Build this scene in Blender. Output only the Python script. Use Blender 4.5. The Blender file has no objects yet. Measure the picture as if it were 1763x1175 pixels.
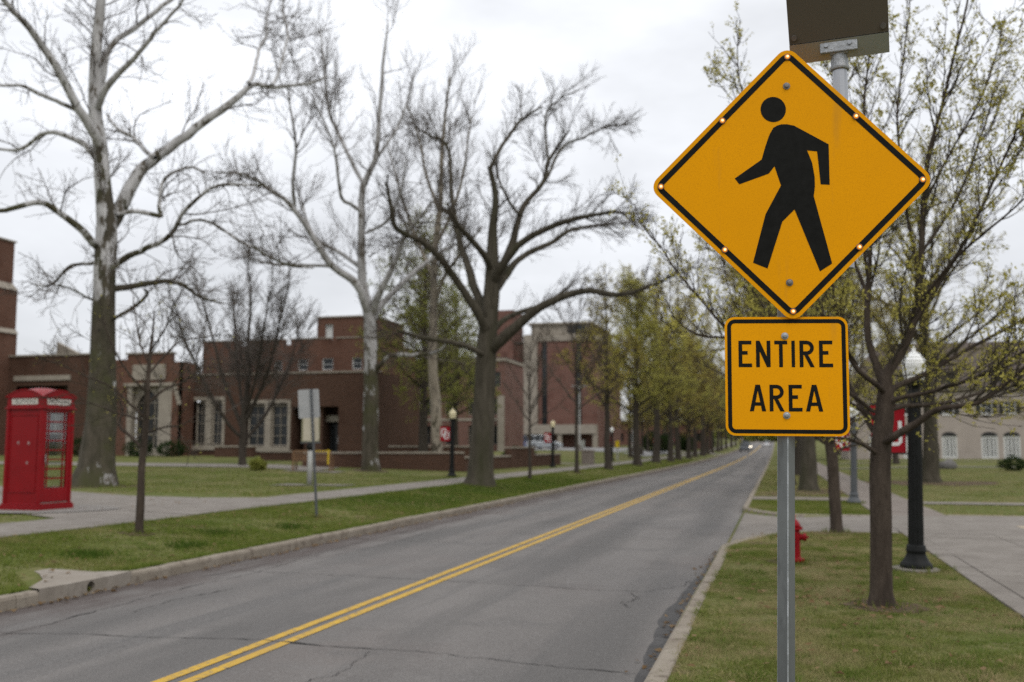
import bpy, math, random
import numpy as np
R_=math.radians
scene=bpy.context.scene
# ------------------------------------------------------------------ camera, sky, sun, exposure
CAM_H=1.75
cam=bpy.data.cameras.new('camera'); cam_o=bpy.data.objects.new('camera',cam); scene.collection.objects.link(cam_o)
cam_o.location=(0,0,CAM_H); cam_o.rotation_euler=(R_(90+6.03),0,R_(14.85))
cam.lens=35; cam.sensor_width=36; cam.clip_start=.05; cam.clip_end=6000
cam.dof.use_dof=True; cam.dof.focus_distance=3.9; cam.dof.aperture_fstop=2.5
scene.camera=cam_o
SUN_EL,SUN_AZ=R_(52),R_(140)      # high thin sun behind the cloud, behind and right of the viewer
world=bpy.data.worlds.new('World'); scene.world=world; world.use_nodes=True
wn=world.node_tree; wn.nodes.clear()
def N(nt,t,**k):
    n=nt.nodes.new(t)
    for a,b in k.items(): setattr(n,a,b)
    return n
wo=N(wn,'ShaderNodeOutputWorld'); sky=N(wn,'ShaderNodeTexSky',sky_type='NISHITA',sun_disc=False)
sky.sun_elevation=SUN_EL; sky.sun_rotation=SUN_AZ
b1=N(wn,'ShaderNodeBackground'); b1.inputs[1].default_value=.1; wn.links.new(sky.outputs[0],b1.inputs[0])
tc=N(wn,'ShaderNodeTexCoord'); sep=N(wn,'ShaderNodeSeparateXYZ'); wn.links.new(tc.outputs['Generated'],sep.inputs[0])
mp=N(wn,'ShaderNodeMapping'); mp.inputs['Scale'].default_value=(1.6,1.6,4.2); wn.links.new(tc.outputs['Generated'],mp.inputs[0])
nz=N(wn,'ShaderNodeTexNoise'); nz.inputs['Scale'].default_value=1.7; nz.inputs['Detail'].default_value=5; nz.inputs['Roughness'].default_value=.55
wn.links.new(mp.outputs[0],nz.inputs['Vector'])
cl=N(wn,'ShaderNodeMath',operation='MAXIMUM'); cl.inputs[1].default_value=0; wn.links.new(sep.outputs[2],cl.inputs[0])
ma=N(wn,'ShaderNodeMath',operation='MULTIPLY_ADD'); ma.inputs[1].default_value=.9; ma.inputs[2].default_value=.83; wn.links.new(cl.outputs[0],ma.inputs[0])  # overcast: brighter overhead
mr=N(wn,'ShaderNodeMapRange'); mr.inputs[1].default_value=.3; mr.inputs[2].default_value=.7; mr.inputs[3].default_value=.75; mr.inputs[4].default_value=1.1; wn.links.new(nz.outputs[0],mr.inputs[0])
mm=N(wn,'ShaderNodeMath',operation='MULTIPLY'); wn.links.new(ma.outputs[0],mm.inputs[0]); wn.links.new(mr.outputs[0],mm.inputs[1])
b2=N(wn,'ShaderNodeBackground'); b2.inputs[0].default_value=(.965,.987,1.03,1); wn.links.new(mm.outputs[0],b2.inputs[1])
mx=N(wn,'ShaderNodeMixShader'); mx.inputs[0].default_value=.94; wn.links.new(b1.outputs[0],mx.inputs[1]); wn.links.new(b2.outputs[0],mx.inputs[2]); wn.links.new(mx.outputs[0],wo.inputs[0])
sd=bpy.data.lights.new('sun','SUN'); sd.energy=.9; sd.angle=R_(25); sd.color=(1,.93,.84)
so=bpy.data.objects.new('sun',sd); scene.collection.objects.link(so); so.location=(30,-30,60)
so.rotation_euler=(R_(90)-SUN_EL,0,math.pi-SUN_AZ)
vs=scene.view_settings; vs.view_transform='Standard'; vs.look='None'; vs.exposure=0; vs.gamma=1
scene.render.engine='CYCLES'
try:
    scene.cycles.use_denoising=False
    scene.cycles.max_bounces=6; scene.cycles.transparent_max_bounces=8
except Exception: pass

# ------------------------------------------------------------------ helpers
col=scene.collection
rng=np.random.default_rng(7); random.seed(5)
def sm(t):
    t=np.clip(t,0,1); return t*t*(3-2*t)
def rise(y): return .000045*np.clip(np.asarray(y,float)-70,0,260)**2
XL,XR=-8.0,-.95          # kerb faces of the road
def flare_near(x): return 20.2-3.2*np.clip((.9-x)/1.85,0,1)**2.6
def flare_far(x):  return 24.8+2.6*np.clip((.9-x)/1.85,0,1)**2.6
def ground_z(x,y):
    x=np.asarray(x,float); y=np.asarray(y,float)
    t=-8.0-x
    zl=.15+.23*sm(t/3.2)+.05*np.clip((t-3.2)/1.5,0,1)+.72*sm((y-28)/32)*sm((-x-13)/12)+.75*sm((y-78)/60)*sm((-x-13.2)/5)*(1-sm((-x-13)/12)*.9)
    zr=.13+.3*sm((y-40)/60)*sm((x-3)/8)
    dr=(y>flare_near(x))&(y<flare_far(x))&(x<2.2)
    zr=np.where(dr,.01+.1*np.clip((x+.95)/2.4,0,1),zr)
    z=np.where(x<XL,zl,np.where(x>XR,zr,-.2))
    return z+rise(y)
def gz(x,y): return float(ground_z(x,y))
class MB:
    def __init__(s): s.v=[]; s.f=[]; s.m=[]
    def add(s,vs,fs,mi=0):
        o=len(s.v); s.v+= [tuple(map(float,p)) for p in vs]; s.f+=[tuple(o+i for i in f) for f in fs]; s.m+=[mi]*len(fs); return s
    def box(s,x0,x1,y0,y1,z0,z1,mi=0):
        return s.add([(x0,y0,z0),(x1,y0,z0),(x1,y1,z0),(x0,y1,z0),(x0,y0,z1),(x1,y0,z1),(x1,y1,z1),(x0,y1,z1)],
            [(3,2,1,0),(4,5,6,7),(0,1,5,4),(1,2,6,5),(2,3,7,6),(3,0,4,7)],mi)
    def prism(s,poly,fn,d0,d1,mi=0):     # poly (a,b) list ccw; fn(a,b,d)->xyz
        n=len(poly); vs=[fn(a,b,d0) for a,b in poly]+[fn(a,b,d1) for a,b in poly]
        return s.add(vs,[tuple(range(n-1,-1,-1)),tuple(range(n,2*n))]+[(i,(i+1)%n,n+(i+1)%n,n+i) for i in range(n)],mi)
    def lathe(s,prof,n=16,c=(0,0,0),mi=0,ang=0,fl=None):
        vs=[];k=len(prof)
        for r,z in prof:
            for i in range(n):
                a=2*math.pi*i/n+ang; rr=r*(fl(i) if fl else 1)
                vs.append((c[0]+rr*math.cos(a),c[1]+rr*math.sin(a),c[2]+z))
        fs=[(j*n+i,j*n+(i+1)%n,(j+1)*n+(i+1)%n,(j+1)*n+i) for j in range(k-1) for i in range(n)]
        fs+=[tuple(range(n-1,-1,-1)),tuple(range((k-1)*n,k*n))]
        return s.add(vs,fs,mi)
    def cyl(s,p,q,r,n=10,r2=None,mi=0):
        p=np.array(p,float);q=np.array(q,float);d=q-p;d/=np.linalg.norm(d)
        u=np.cross(d,(0,0,1.) if abs(d[2])<.9 else (1.,0,0));u/=np.linalg.norm(u);w=np.cross(d,u);r2=r if r2 is None else r2
        vs=[p+r*(math.cos(2*math.pi*i/n)*u+math.sin(2*math.pi*i/n)*w) for i in range(n)]+[q+r2*(math.cos(2*math.pi*i/n)*u+math.sin(2*math.pi*i/n)*w) for i in range(n)]
        return s.add(vs,[tuple(range(n-1,-1,-1)),tuple(range(n,2*n))]+[(i,(i+1)%n,n+(i+1)%n,n+i) for i in range(n)],mi)
    def mesh(s,name,off=(0,0,0)):
        me=bpy.data.meshes.new(name); me.from_pydata([(a-off[0],b-off[1],c-off[2]) for a,b,c in s.v],[],s.f)
        if any(s.m): me.polygons.foreach_set('material_index',s.m)
        me.update(); return me
def link(name,me,mat,parent=None,smooth=False,bevel=0):
    o=bpy.data.objects.new(name,me); col.objects.link(o)
    for m in (mat if isinstance(mat,(list,tuple)) else [mat]):
        if m: me.materials.append(m)
    if parent: o.parent=parent
    if smooth: me.polygons.foreach_set('use_smooth',[True]*len(me.polygons))
    if bevel:
        b=o.modifiers.new('bevel','BEVEL'); b.width=bevel; b.segments=2; b.limit_method='ANGLE'; b.angle_limit=R_(40)
    return o
def fixn(me):
    import bmesh
    bm=bmesh.new(); bm.from_mesh(me); bmesh.ops.recalc_face_normals(bm,faces=bm.faces); bm.to_mesh(me); bm.free()
def tag(o,label,cat,group=None,kind=None):
    o['label']=label; o['category']=cat
    if group: o['group']=group
    if kind: o['kind']=kind
    return o
def thing(name,label,cat,loc=(0,0,0),rz=0,group=None):
    o=bpy.data.objects.new(name,None); col.objects.link(o); o.location=loc; o.rotation_euler=(0,0,rz); o.empty_display_size=.2
    return tag(o,label,cat,group)
def part(mb,name,mat,parent,world=False,smooth=False,bevel=0,label=None):
    off=(0,0,0)
    if world:
        r=parent
        while r.parent: r=r.parent
        off=r.location
    me=mb.mesh(name,off); fixn(me)
    o=link(name,me,mat,parent,smooth,bevel)
    if label: o['label']=label
    return o
def struct(name,me,mat,label=None,cat=None,smooth=False,parent=None):
    o=link(name,me,mat,parent,smooth)
    if not parent:
        o['kind']='structure'; o['label']=label; o['category']=cat
    return o
def copy_tree(o,parent=None):
    c=o.copy(); col.objects.link(c); c.parent=parent
    for ch in list(o.children): copy_tree(ch,c)
    return c
def np_mesh(name,V,Q=None,T=None):
    V=np.asarray(V,np.float32); me=bpy.data.meshes.new(name); me.vertices.add(len(V)); me.vertices.foreach_set('co',V.ravel())
    loops=[];st=[];tot=[];c=0
    for A,k in ((Q,4),(T,3)):
        if A is None or not len(A): continue
        A=np.asarray(A,np.int32); loops.append(A.ravel()); st.append(c+np.arange(len(A))*k); tot.append(np.full(len(A),k)); c+=A.size
    loops=np.concatenate(loops);st=np.concatenate(st).astype(np.int32);tot=np.concatenate(tot).astype(np.int32)
    me.loops.add(len(loops)); me.loops.foreach_set('vertex_index',loops); me.polygons.add(len(st))
    me.polygons.foreach_set('loop_start',st); me.polygons.foreach_set('loop_total',tot); me.update(calc_edges=True); me.validate(); return me

# ------------------------------------------------------------------ materials
def mk(name,c1,c2=None,scale=6,rough=.7,bump=0,bscale=60,metal=0,spec=.16,stretch=(1,1,1),c3=None,scale3=1.2,lo=.35,hi=.65,lo3=.5,hi3=.7,bstretch=None,coat=0):
    m=bpy.data.materials.new(name); m.use_nodes=True; nt=m.node_tree; B=nt.nodes['Principled BSDF']
    B.inputs['Roughness'].default_value=rough; B.inputs['Metallic'].default_value=metal; B.inputs['Specular IOR Level'].default_value=spec
    if coat: B.inputs['Coat Weight'].default_value=coat; B.inputs['Coat Roughness'].default_value=.12
    tc=N(nt,'ShaderNodeTexCoord'); src=None
    def noise(sc,det=5,st=(1,1,1)):
        mp=N(nt,'ShaderNodeMapping'); mp.inputs['Scale'].default_value=st; nt.links.new(tc.outputs['Object'],mp.inputs[0])
        n=N(nt,'ShaderNodeTexNoise'); n.inputs['Scale'].default_value=sc; n.inputs['Detail'].default_value=det; n.inputs['Roughness'].default_value=.6
        nt.links.new(mp.outputs[0],n.inputs['Vector']); return n.outputs[0]
    def mix(fac,a,b,lo,hi):
        r=N(nt,'ShaderNodeMapRange'); r.inputs[1].default_value=lo; r.inputs[2].default_value=hi; nt.links.new(fac,r.inputs[0])
        x=N(nt,'ShaderNodeMix',data_type='RGBA'); nt.links.new(r.outputs[0],x.inputs[0])
        for i,v in ((6,a),(7,b)):
            if isinstance(v,tuple): x.inputs[i].default_value=(*v,1)
            else: nt.links.new(v,x.inputs[i])
        return x.outputs[2]
    cur=c1
    if c2: cur=mix(noise(scale,6,stretch),c1,c2,lo,hi)
    if c3: cur=mix(noise(scale3,5,stretch),cur,c3,lo3,hi3)
    if isinstance(cur,tuple): B.inputs['Base Color'].default_value=(*cur,1)
    else: nt.links.new(cur,B.inputs['Base Color'])
    if bump:
        b=N(nt,'ShaderNodeBump'); b.inputs['Strength'].default_value=bump; b.inputs['Distance'].default_value=.02
        nt.links.new(noise(bscale,4,bstretch or stretch),b.inputs['Height']); nt.links.new(b.outputs[0],B.inputs['Normal'])
    return m,nt,B,tc,noise,mix,cur
def mat(*a,**k): return mk(*a,**k)[0]
def brick_mat(name,c1,c2,mortar,sc=1.0):
    m,nt,B,tc,noise,mix,_=mk(name,c1,rough=.9,spec=.2)
    sp=N(nt,'ShaderNodeSeparateXYZ'); nt.links.new(tc.outputs['Object'],sp.inputs[0])
    ad=N(nt,'ShaderNodeMath',operation='ADD'); nt.links.new(sp.outputs[0],ad.inputs[0]); nt.links.new(sp.outputs[1],ad.inputs[1])
    cb=N(nt,'ShaderNodeCombineXYZ'); nt.links.new(ad.outputs[0],cb.inputs[0]); nt.links.new(sp.outputs[2],cb.inputs[1])
    br=N(nt,'ShaderNodeTexBrick'); br.inputs['Scale'].default_value=1; br.inputs['Brick Width'].default_value=.22*sc; br.inputs['Row Height'].default_value=.075*sc; br.inputs['Mortar Size'].default_value=.009*sc
    br.inputs['Color1'].default_value=(*c1,1); br.inputs['Color2'].default_value=(*c2,1); br.inputs['Mortar'].default_value=(*mortar,1); br.inputs['Bias'].default_value=-.1
    nt.links.new(cb.outputs[0],br.inputs['Vector'])
    c=mix(noise(.5,5),br.outputs[0],tuple(.6*v for v in c1),.5,.75)
    nt.links.new(c,B.inputs['Base Color'])
    b=N(nt,'ShaderNodeBump'); b.inputs['Strength'].default_value=.5; b.inputs['Distance'].default_value=.01; b.invert=True; nt.links.new(br.outputs[1],b.inputs['Height']); nt.links.new(b.outputs[0],B.inputs['Normal'])
    return m
def leaf_mat(name,c1,c2):
    m=bpy.data.materials.new(name); m.use_nodes=True; nt=m.node_tree; nt.nodes.remove(nt.nodes['Principled BSDF']); out=nt.nodes['Material Output']
    g=N(nt,'ShaderNodeNewGeometry'); r=N(nt,'ShaderNodeMix',data_type='RGBA'); nt.links.new(g.outputs['Random Per Island'],r.inputs[0]); r.inputs[6].default_value=(*c1,1); r.inputs[7].default_value=(*c2,1)
    d=N(nt,'ShaderNodeBsdfDiffuse'); t=N(nt,'ShaderNodeBsdfTranslucent'); x=N(nt,'ShaderNodeMixShader'); x.inputs[0].default_value=.35
    nt.links.new(r.outputs[2],d.inputs[0]); nt.links.new(r.outputs[2],t.inputs[0]); nt.links.new(d.outputs[0],x.inputs[1]); nt.links.new(t.outputs[0],x.inputs[2]); nt.links.new(x.outputs[0],out.inputs[0]); return m
MT={}
# lawn: green, straw and bare soil patches
def lawn_mat():
    m,nt,B,tc,noise,mix,_=mk('lawn',(.05,.065,.018),rough=1,spec=.1,bump=.6,bscale=45)
    a=mix(noise(.35,6),(.085,.105,.022),(.165,.148,.062),.42,.64)
    a=mix(noise(3.2,6),a,(.18,.158,.08),.5,.72)
    a=mix(noise(14,4),a,(.065,.08,.02),.48,.7)
    a=mix(noise(.9,4),a,(.13,.098,.062),.62,.7)
    nt.links.new(a,B.inputs['Base Color']); return m
MT['lawn']=lawn_mat()
def blade_mat(name,g1,g2,straw,lo,hi):
    m=leaf_mat(name,g1,g2); nt=m.node_tree; mixn=[n for n in nt.nodes if n.type=='MIX'][0]
    tc=N(nt,'ShaderNodeTexCoord'); n=N(nt,'ShaderNodeTexNoise'); n.inputs['Scale'].default_value=1.15; n.inputs['Detail'].default_value=7; n.inputs['Roughness'].default_value=.62; nt.links.new(tc.outputs['Object'],n.inputs['Vector'])
    r=N(nt,'ShaderNodeMapRange'); r.inputs[1].default_value=lo; r.inputs[2].default_value=hi; nt.links.new(n.outputs[0],r.inputs[0])
    x=N(nt,'ShaderNodeMix',data_type='RGBA'); nt.links.new(r.outputs[0],x.inputs[0]); nt.links.new(mixn.outputs[2],x.inputs[6]); x.inputs[7].default_value=(*straw,1)
    for l in list(nt.links):
        if l.from_node==mixn and l.to_node.type.startswith('BSDF'): s=l.to_socket; nt.links.remove(l); nt.links.new(x.outputs[2],s)
    return m
MT['blade_r']=blade_mat('grass_dry',(.1,.135,.024),(.215,.22,.066),(.34,.28,.15),.44,.6)
MT['blade_l']=blade_mat('grass_green',(.09,.13,.02),(.18,.2,.047),(.26,.22,.1),.5,.72)
def asphalt_mat():
    m,nt,B,tc,noise,mix,_=mk('asphalt',(.13,.125,.12),rough=.85,spec=.2,bump=.35,bscale=140)
    a=mix(noise(.6,5,(1,.25,1)),(.132,.121,.113),(.165,.152,.142),.35,.65)
    a=mix(noise(.45,5),a,(.155,.132,.12),.52,.7)              # reddish worn patches
    a=mix(noise(1.1,4,(1,.05,1)),a,(.092,.088,.085),.52,.7)    # long tyre streaks
    a=mix(noise(.9,6),a,(.118,.11,.104),.5,.68)                 # faint stains
    a=mix(noise(30,3),a,(.19,.18,.172),.56,.72)
    sp=N(nt,'ShaderNodeSeparateXYZ'); nt.links.new(tc.outputs['Object'],sp.inputs[0])
    wv=N(nt,'ShaderNodeMath',operation='MULTIPLY_ADD'); wv.inputs[1].default_value=3.75; wv.inputs[2].default_value=1.2; nt.links.new(sp.outputs[0],wv.inputs[0])   # two wheel paths per lane
    sn=N(nt,'ShaderNodeMath',operation='SINE'); nt.links.new(wv.outputs[0],sn.inputs[0])
    w2=N(nt,'ShaderNodeMath',operation='MULTIPLY_ADD'); w2.inputs[1].default_value=.16; nt.links.new(sn.outputs[0],w2.inputs[0]); nt.links.new(noise(.8,5,(1,.12,1)),w2.inputs[2])
    a=mix(w2.outputs[0],a,(.1,.094,.089),.5,.74)
    r=N(nt,'ShaderNodeMapRange'); r.inputs[1].default_value=-6.1; r.inputs[2].default_value=-7.7; nt.links.new(sp.outputs[0],r.inputs[0])
    q=N(nt,'ShaderNodeMath',operation='MULTIPLY'); nt.links.new(r.outputs[0],q.inputs[0]); nt.links.new(noise(2.2,6,(1,.35,1)),q.inputs[1])
    a=mix(q.outputs[0],a,(.078,.062,.056),.24,.52)               # oily, ravelled gutter
    sp2=mix(noise(170,2),a,(.27,.26,.245),.58,.7); sp3=mix(noise(75,3),sp2,(.055,.053,.05),.56,.72)
    nt.links.new(sp3,B.inputs['Base Color']); return m
MT['asphalt']=asphalt_mat()
MT['asphalt_dark']=mat('asphalt_patch',(.06,.058,.057),(.085,.082,.08),5,.9,.5,150,spec=.3)
MT['crack']=mat('crack',(.035,.033,.032),(.06,.057,.055),3,.95)
MT['yellow_line']=mat('yellow_line',(.52,.325,.045),(.42,.265,.06),4,.7,.3,150,c3=(.17,.15,.11),scale3=16,lo3=.55,hi3=.68)
MT['concrete']=mat('concrete',(.165,.146,.126),(.215,.193,.169),1.6,.9,.3,90,c3=(.125,.106,.088),scale3=5,lo3=.55,hi3=.75,spec=.25)
MT['concrete2']=mat('concrete_tan',(.165,.138,.118),(.2,.172,.148),1.3,.9,.3,90,c3=(.12,.098,.08),scale3=4,lo3=.55,hi3=.75,spec=.25)
MT['kerb']=mat('kerb_concrete',(.21,.178,.14),(.27,.235,.19),2.4,.95,.5,70,c3=(.12,.095,.075),scale3=6,lo3=.52,hi3=.72,spec=.2)
MT['gravel']=mat('gravel',(.17,.155,.14),(.26,.245,.225),55,.95,.8,70)
MT['inlet']=mat('inlet_concrete',(.225,.195,.16),(.27,.24,.205),2,.9,.3,80,c3=(.2,.175,.145),scale3=5); MT['sand']=mat('sand',(.33,.27,.2),(.4,.34,.26),3,.95,.3,80)
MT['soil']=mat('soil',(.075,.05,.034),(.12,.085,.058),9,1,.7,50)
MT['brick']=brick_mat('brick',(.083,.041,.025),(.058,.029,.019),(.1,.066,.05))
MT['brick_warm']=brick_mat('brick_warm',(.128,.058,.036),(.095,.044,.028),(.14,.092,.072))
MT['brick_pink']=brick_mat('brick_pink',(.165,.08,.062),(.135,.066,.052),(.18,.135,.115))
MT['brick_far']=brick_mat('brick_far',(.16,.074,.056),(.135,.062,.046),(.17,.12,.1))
MT['stone']=mat('limestone',(.26,.228,.188),(.32,.285,.235),1.5,.9,.3,30,c3=(.16,.135,.11),scale3=3,lo3=.55,hi3=.75)
MT['beige']=mat('beige_stucco',(.34,.295,.26),(.39,.34,.3),.8,.95,.15,40)
MT['shingle']=mat('shingle',(.095,.078,.068),(.13,.108,.095),8,.95,.4,20,stretch=(1,1,4))
MT['white']=mat('white_paint',(.62,.62,.6),(.56,.56,.54),3,.5)
MT['glass']=mat('window_glass',(.012,.014,.015),(.03,.033,.036),.7,.15,spec=.28)
MT['dark_frame']=mat('dark_frame',(.03,.03,.03),rough=.5)
MT['shutter']=mat('shutter',(.03,.032,.03),rough=.7)
MT['awning']=mat('awning',(.012,.05,.04),(.02,.07,.056),4,.8)
MT['red']=mat('red_enamel',(.225,.003,.0065),(.19,.0025,.0055),2.5,.4,.06,30,spec=.22,c3=(.18,.004,.007),scale3=3.5,lo3=.58,hi3=.8)
MT['hydrant']=mat('hydrant_red',(.28,.005,.01),(.22,.004,.008),6,.4,.1,40)
MT['plastic_white']=mat('opal_panel',(.6,.57,.52),(.5,.47,.42),6,.4)
MT['black']=mat('black_letter',(.008,.008,.008),rough=.55,spec=.1)
MT['chip']=mat('paint_chip',(.35,.25,.24),(.22,.12,.12),20,.8)
MT['iron']=mat('black_iron',(.007,.0075,.007),(.012,.0125,.012),8,.55,.15,50)
MT['grey_iron']=mat('grey_iron',(.075,.08,.085),(.095,.1,.105),8,.5,.15,50)
def globe_mat(name,c,tr):
    m,nt,B,*_=mk(name,c,rough=.25); B.inputs['Subsurface Weight'].default_value=.3; B.inputs['Subsurface Radius'].default_value=(.1,.1,.1); return m
MT['lot']=mat('lot_asphalt',(.2,.195,.19),(.25,.245,.24),.4,.9); MT['globe']=globe_mat('opal_globe',(.8,.8,.78),1); MT['globe_cream']=globe_mat('cream_globe',(.72,.64,.42),1)
MT['banner']=mat('banner_crimson',(.32,.008,.016),(.28,.007,.014),3,.75)
MT['banner_white']=mat('banner_white',(.7,.69,.68),rough=.75)
MT['galv']=mat('galvanised',(.135,.142,.14),(.19,.198,.195),7,.55,.1,60,metal=.35,stretch=(1,1,.25),c3=(.1,.105,.105),scale3=20,lo3=.55,hi3=.75)
MT['galv_edge']=mat('zinc_edge',(.5,.52,.55),(.24,.255,.26),26,.5,.2,60,metal=.3,stretch=(1,1,.5))
MT['alu']=mat('aluminium',(.34,.345,.36),(.4,.41,.42),5,.38,.05,80,metal=.85,stretch=(1,1,.05))
MT['alu_dull']=mat('aluminium_back',(.33,.335,.335),(.4,.4,.395),3,.5,.05,60,metal=.5)
MT['cast']=mat('cast_clamp',(.3,.31,.32),(.4,.41,.42),18,.5,.3,70,metal=.6)
MT['panel_back']=mat('solar_back',(.12,.1,.075),(.105,.087,.065),2,.55)
MT['zinc_bolt']=mat('bolt',(.38,.39,.4),(.3,.31,.32),40,.4,metal=.7)
MT['rust_bolt']=mat('dark_bolt',(.16,.15,.15),(.22,.2,.19),40,.45,metal=.6)
MT['cream_back']=mat('cream_sign_back',(.42,.38,.29),(.48,.44,.35),4,.6)
MT['wood']=mat('bench_wood',(.15,.085,.045),(.2,.12,.07),4,.75,.2,30,stretch=(1,8,8))
MT['tape']=mat('yellow_tape',(.65,.47,.02),rough=.5)
MT['white_post']=mat('white_post',(.42,.42,.4),(.36,.36,.34),5,.6)
MT['olive_box']=mat('olive_box',(.2,.19,.12),(.25,.235,.15),3,.6)
MT['tyre']=mat('tyre',(.015,.015,.015),rough=.9); MT['rim']=mat('rim',(.35,.35,.36),rough=.35,metal=.8)
MT['rock']=mat('boulder',(.12,.115,.11),(.18,.17,.16),5,.95,.5,12)
def emis(name,c,s):
    m=bpy.data.materials.new(name); m.use_nodes=True; B=m.node_tree.nodes['Principled BSDF']; B.inputs['Base Color'].default_value=(*c,1); B.inputs['Emission Color'].default_value=(*c,1); B.inputs['Emission Strength'].default_value=s; return m
MT['led']=emis('amber_led',(1,.33,.03),.6); MT['led_core']=emis('amber_led_core',(1,.72,.4),1.6); MT['headlight']=emis('headlight_lit',(1,.85,.65),5)
MT['led_ring']=mat('led_bezel',(.22,.13,.1),rough=.4)
def sign_mat():
    m,nt,B,tc,noise,mix,_=mk('sign_yellow',(.62,.27,.006),rough=.45,spec=.05)
    v=N(nt,'ShaderNodeTexVoronoi'); v.inputs['Scale'].default_value=230; nt.links.new(tc.outputs['Object'],v.inputs['Vector'])
    a=mix(noise(2.5,4),(.84,.35,.002),(.79,.33,.003),.35,.65); a=mix(v.outputs['Distance'],a,(.72,.3,.003),.4,.85)
    a=mix(noise(9,6,(1,1,.12)),a,(.6,.27,.02),.62,.8)   # faint rain streaks of grime
    nt.links.new(a,B.inputs['Base Color'])
    b=N(nt,'ShaderNodeBump'); b.inputs['Strength'].default_value=.06; b.inputs['Distance'].default_value=.001; nt.links.new(v.outputs['Distance'],b.inputs['Height']); nt.links.new(b.outputs[0],B.inputs['Normal'])
    return m
MT['sign']=sign_mat()
MT['sign_black']=mat('sign_black',(.008,.008,.007),(.012,.012,.011),30,.5,.05,220,spec=.08)
MT['oak_bark']=mat('oak_bark',(.045,.039,.028),(.082,.071,.053),7,.95,1,16,stretch=(1,1,.18),c3=(.04,.04,.02),scale3=1.2,lo3=.5,hi3=.72)
MT['oak_twig']=mat('oak_twig',(.06,.05,.04),(.085,.07,.056),3,.9)
MT['young_bark']=mat('young_bark',(.045,.034,.026),(.075,.058,.045),16,.95,.9,30,stretch=(1,1,.3),c3=(.03,.023,.018),scale3=5)
MT['young_twig']=mat('young_twig',(.042,.035,.026),(.065,.054,.04),4,.9)
MT['pale_twig']=mat('pale_twig',(.07,.057,.046),(.12,.1,.085),3,.9)
MT['row_bark']=mat('row_bark',(.04,.033,.026),(.062,.052,.042),9,.95,.8,20,stretch=(1,1,.2)); MT['row_twig']=mat('row_twig',(.085,.068,.052),(.11,.088,.067),3,.9); MT['grey_twig']=mat('grey_twig',(.1,.085,.075),(.14,.12,.105),3,.9)
def syc_mat(name,zlo,zhi,seed,lo=-.2,p1=(.4,.39,.385),p2=(.24,.23,.22)):
    m,nt,B,tc,noise,mix,_=mk(name,(.4,.38,.36),rough=.85,spec=.25,bump=.5,bscale=9,bstretch=(1,1,.4))
    sp=N(nt,'ShaderNodeSeparateXYZ'); nt.links.new(tc.outputs['Object'],sp.inputs[0])
    r=N(nt,'ShaderNodeMapRange'); r.inputs[1].default_value=zlo; r.inputs[2].default_value=zhi; r.inputs[3].default_value=lo; r.inputs[4].default_value=.3; nt.links.new(sp.outputs[2],r.inputs[0])
    nm=N(nt,'ShaderNodeMath',operation='MULTIPLY_ADD'); nm.inputs[1].default_value=2.0; nm.inputs[2].default_value=-.5; nt.links.new(noise(1.9+seed,6,(1,1,.4)),nm.inputs[0])
    ad=N(nt,'ShaderNodeMath',operation='ADD'); nt.links.new(r.outputs[0],ad.inputs[0]); nt.links.new(nm.outputs[0],ad.inputs[1])
    bark=mix(noise(5,6,(1,1,.3)),(.04,.035,.022),(.09,.075,.055),.35,.65); bark=mix(noise(.8,4),bark,(.055,.055,.022),.46,.66)
    pale=mix(noise(3,5,(1,1,.4)),p1,p2,.42,.68); pale=mix(noise(4,5,(1,1,.4)),pale,(.11,.095,.075),.56,.62)
    nt.links.new(mix(ad.outputs[0],bark,pale,.49,.54),B.inputs['Base Color']); return m
MT['syc']=syc_mat('sycamore_bark',4.5,13,0,-.26,(.47,.46,.455),(.27,.26,.25)); MT['syc_b']=syc_mat('sycamore_bark_pale',3,8.5,.4); MT['syc_c']=syc_mat('sycamore_bark_bare',-4,6,.8,-.1,(.27,.235,.185),(.16,.135,.1))
MT['bud']=leaf_mat('bud_leaf',(.36,.33,.07),(.52,.46,.13)); MT['leaf_olive']=leaf_mat('leaf_olive',(.29,.245,.05),(.46,.39,.1)); MT['leaf_yellow']=leaf_mat('leaf_yellow',(.31,.3,.06),(.5,.47,.13)); MT['leaf_bronze']=leaf_mat('leaf_bronze',(.24,.18,.045),(.38,.3,.09)); MT['leaf_green']=leaf_mat('leaf_green',(.17,.19,.04),(.29,.29,.075)); MT['leaf_dark']=leaf_mat('leaf_dark',(.02,.035,.014),(.04,.06,.02))
MT['dead_leaf']=leaf_mat('dead_leaf',(.16,.1,.05),(.27,.19,.11))
# ------------------------------------------------------------------ ground, road, kerbs, paths
def grid_mesh(name,xs,ys,zf):
    X,Y=np.meshgrid(xs,ys); Z=zf(X,Y); V=np.stack([X,Y,Z],-1).reshape(-1,3); nx,ny=len(xs),len(ys)
    i=np.arange(ny-1)[:,None]*nx+np.arange(nx-1)[None]; Q=np.stack([i,i+1,i+1+nx,i+nx],-1).reshape(-1,4); return np_mesh(name,V,Q)
def gridq(name,XY):   # XY (ny,nx,3)
    ny,nx=XY.shape[:2]; i=np.arange(ny-1)[:,None]*nx+np.arange(nx-1)[None]; return np_mesh(name,XY.reshape(-1,3),np.stack([i,i+1,i+1+nx,i+nx],-1).reshape(-1,4))
xs=np.concatenate([[-1500,-700,-300,-150,-100],np.arange(-80,-30,2.5),np.arange(-30,-12,.75),np.arange(-12,-8.2,.4),[-8.13,-8.1,-8.0001,-7.99,-4,-.96,-.949],np.arange(-.93,5,.13),np.arange(5,12,.7),np.arange(12,45,2),[60,100,200,400,800,1500]])
ys=np.concatenate([[-300,-100,-50],np.arange(-20,16,1),np.arange(16,29,.14),np.arange(29,120,1.),np.arange(120,340,5),[400,500,700,1000,1500,2500]])
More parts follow.
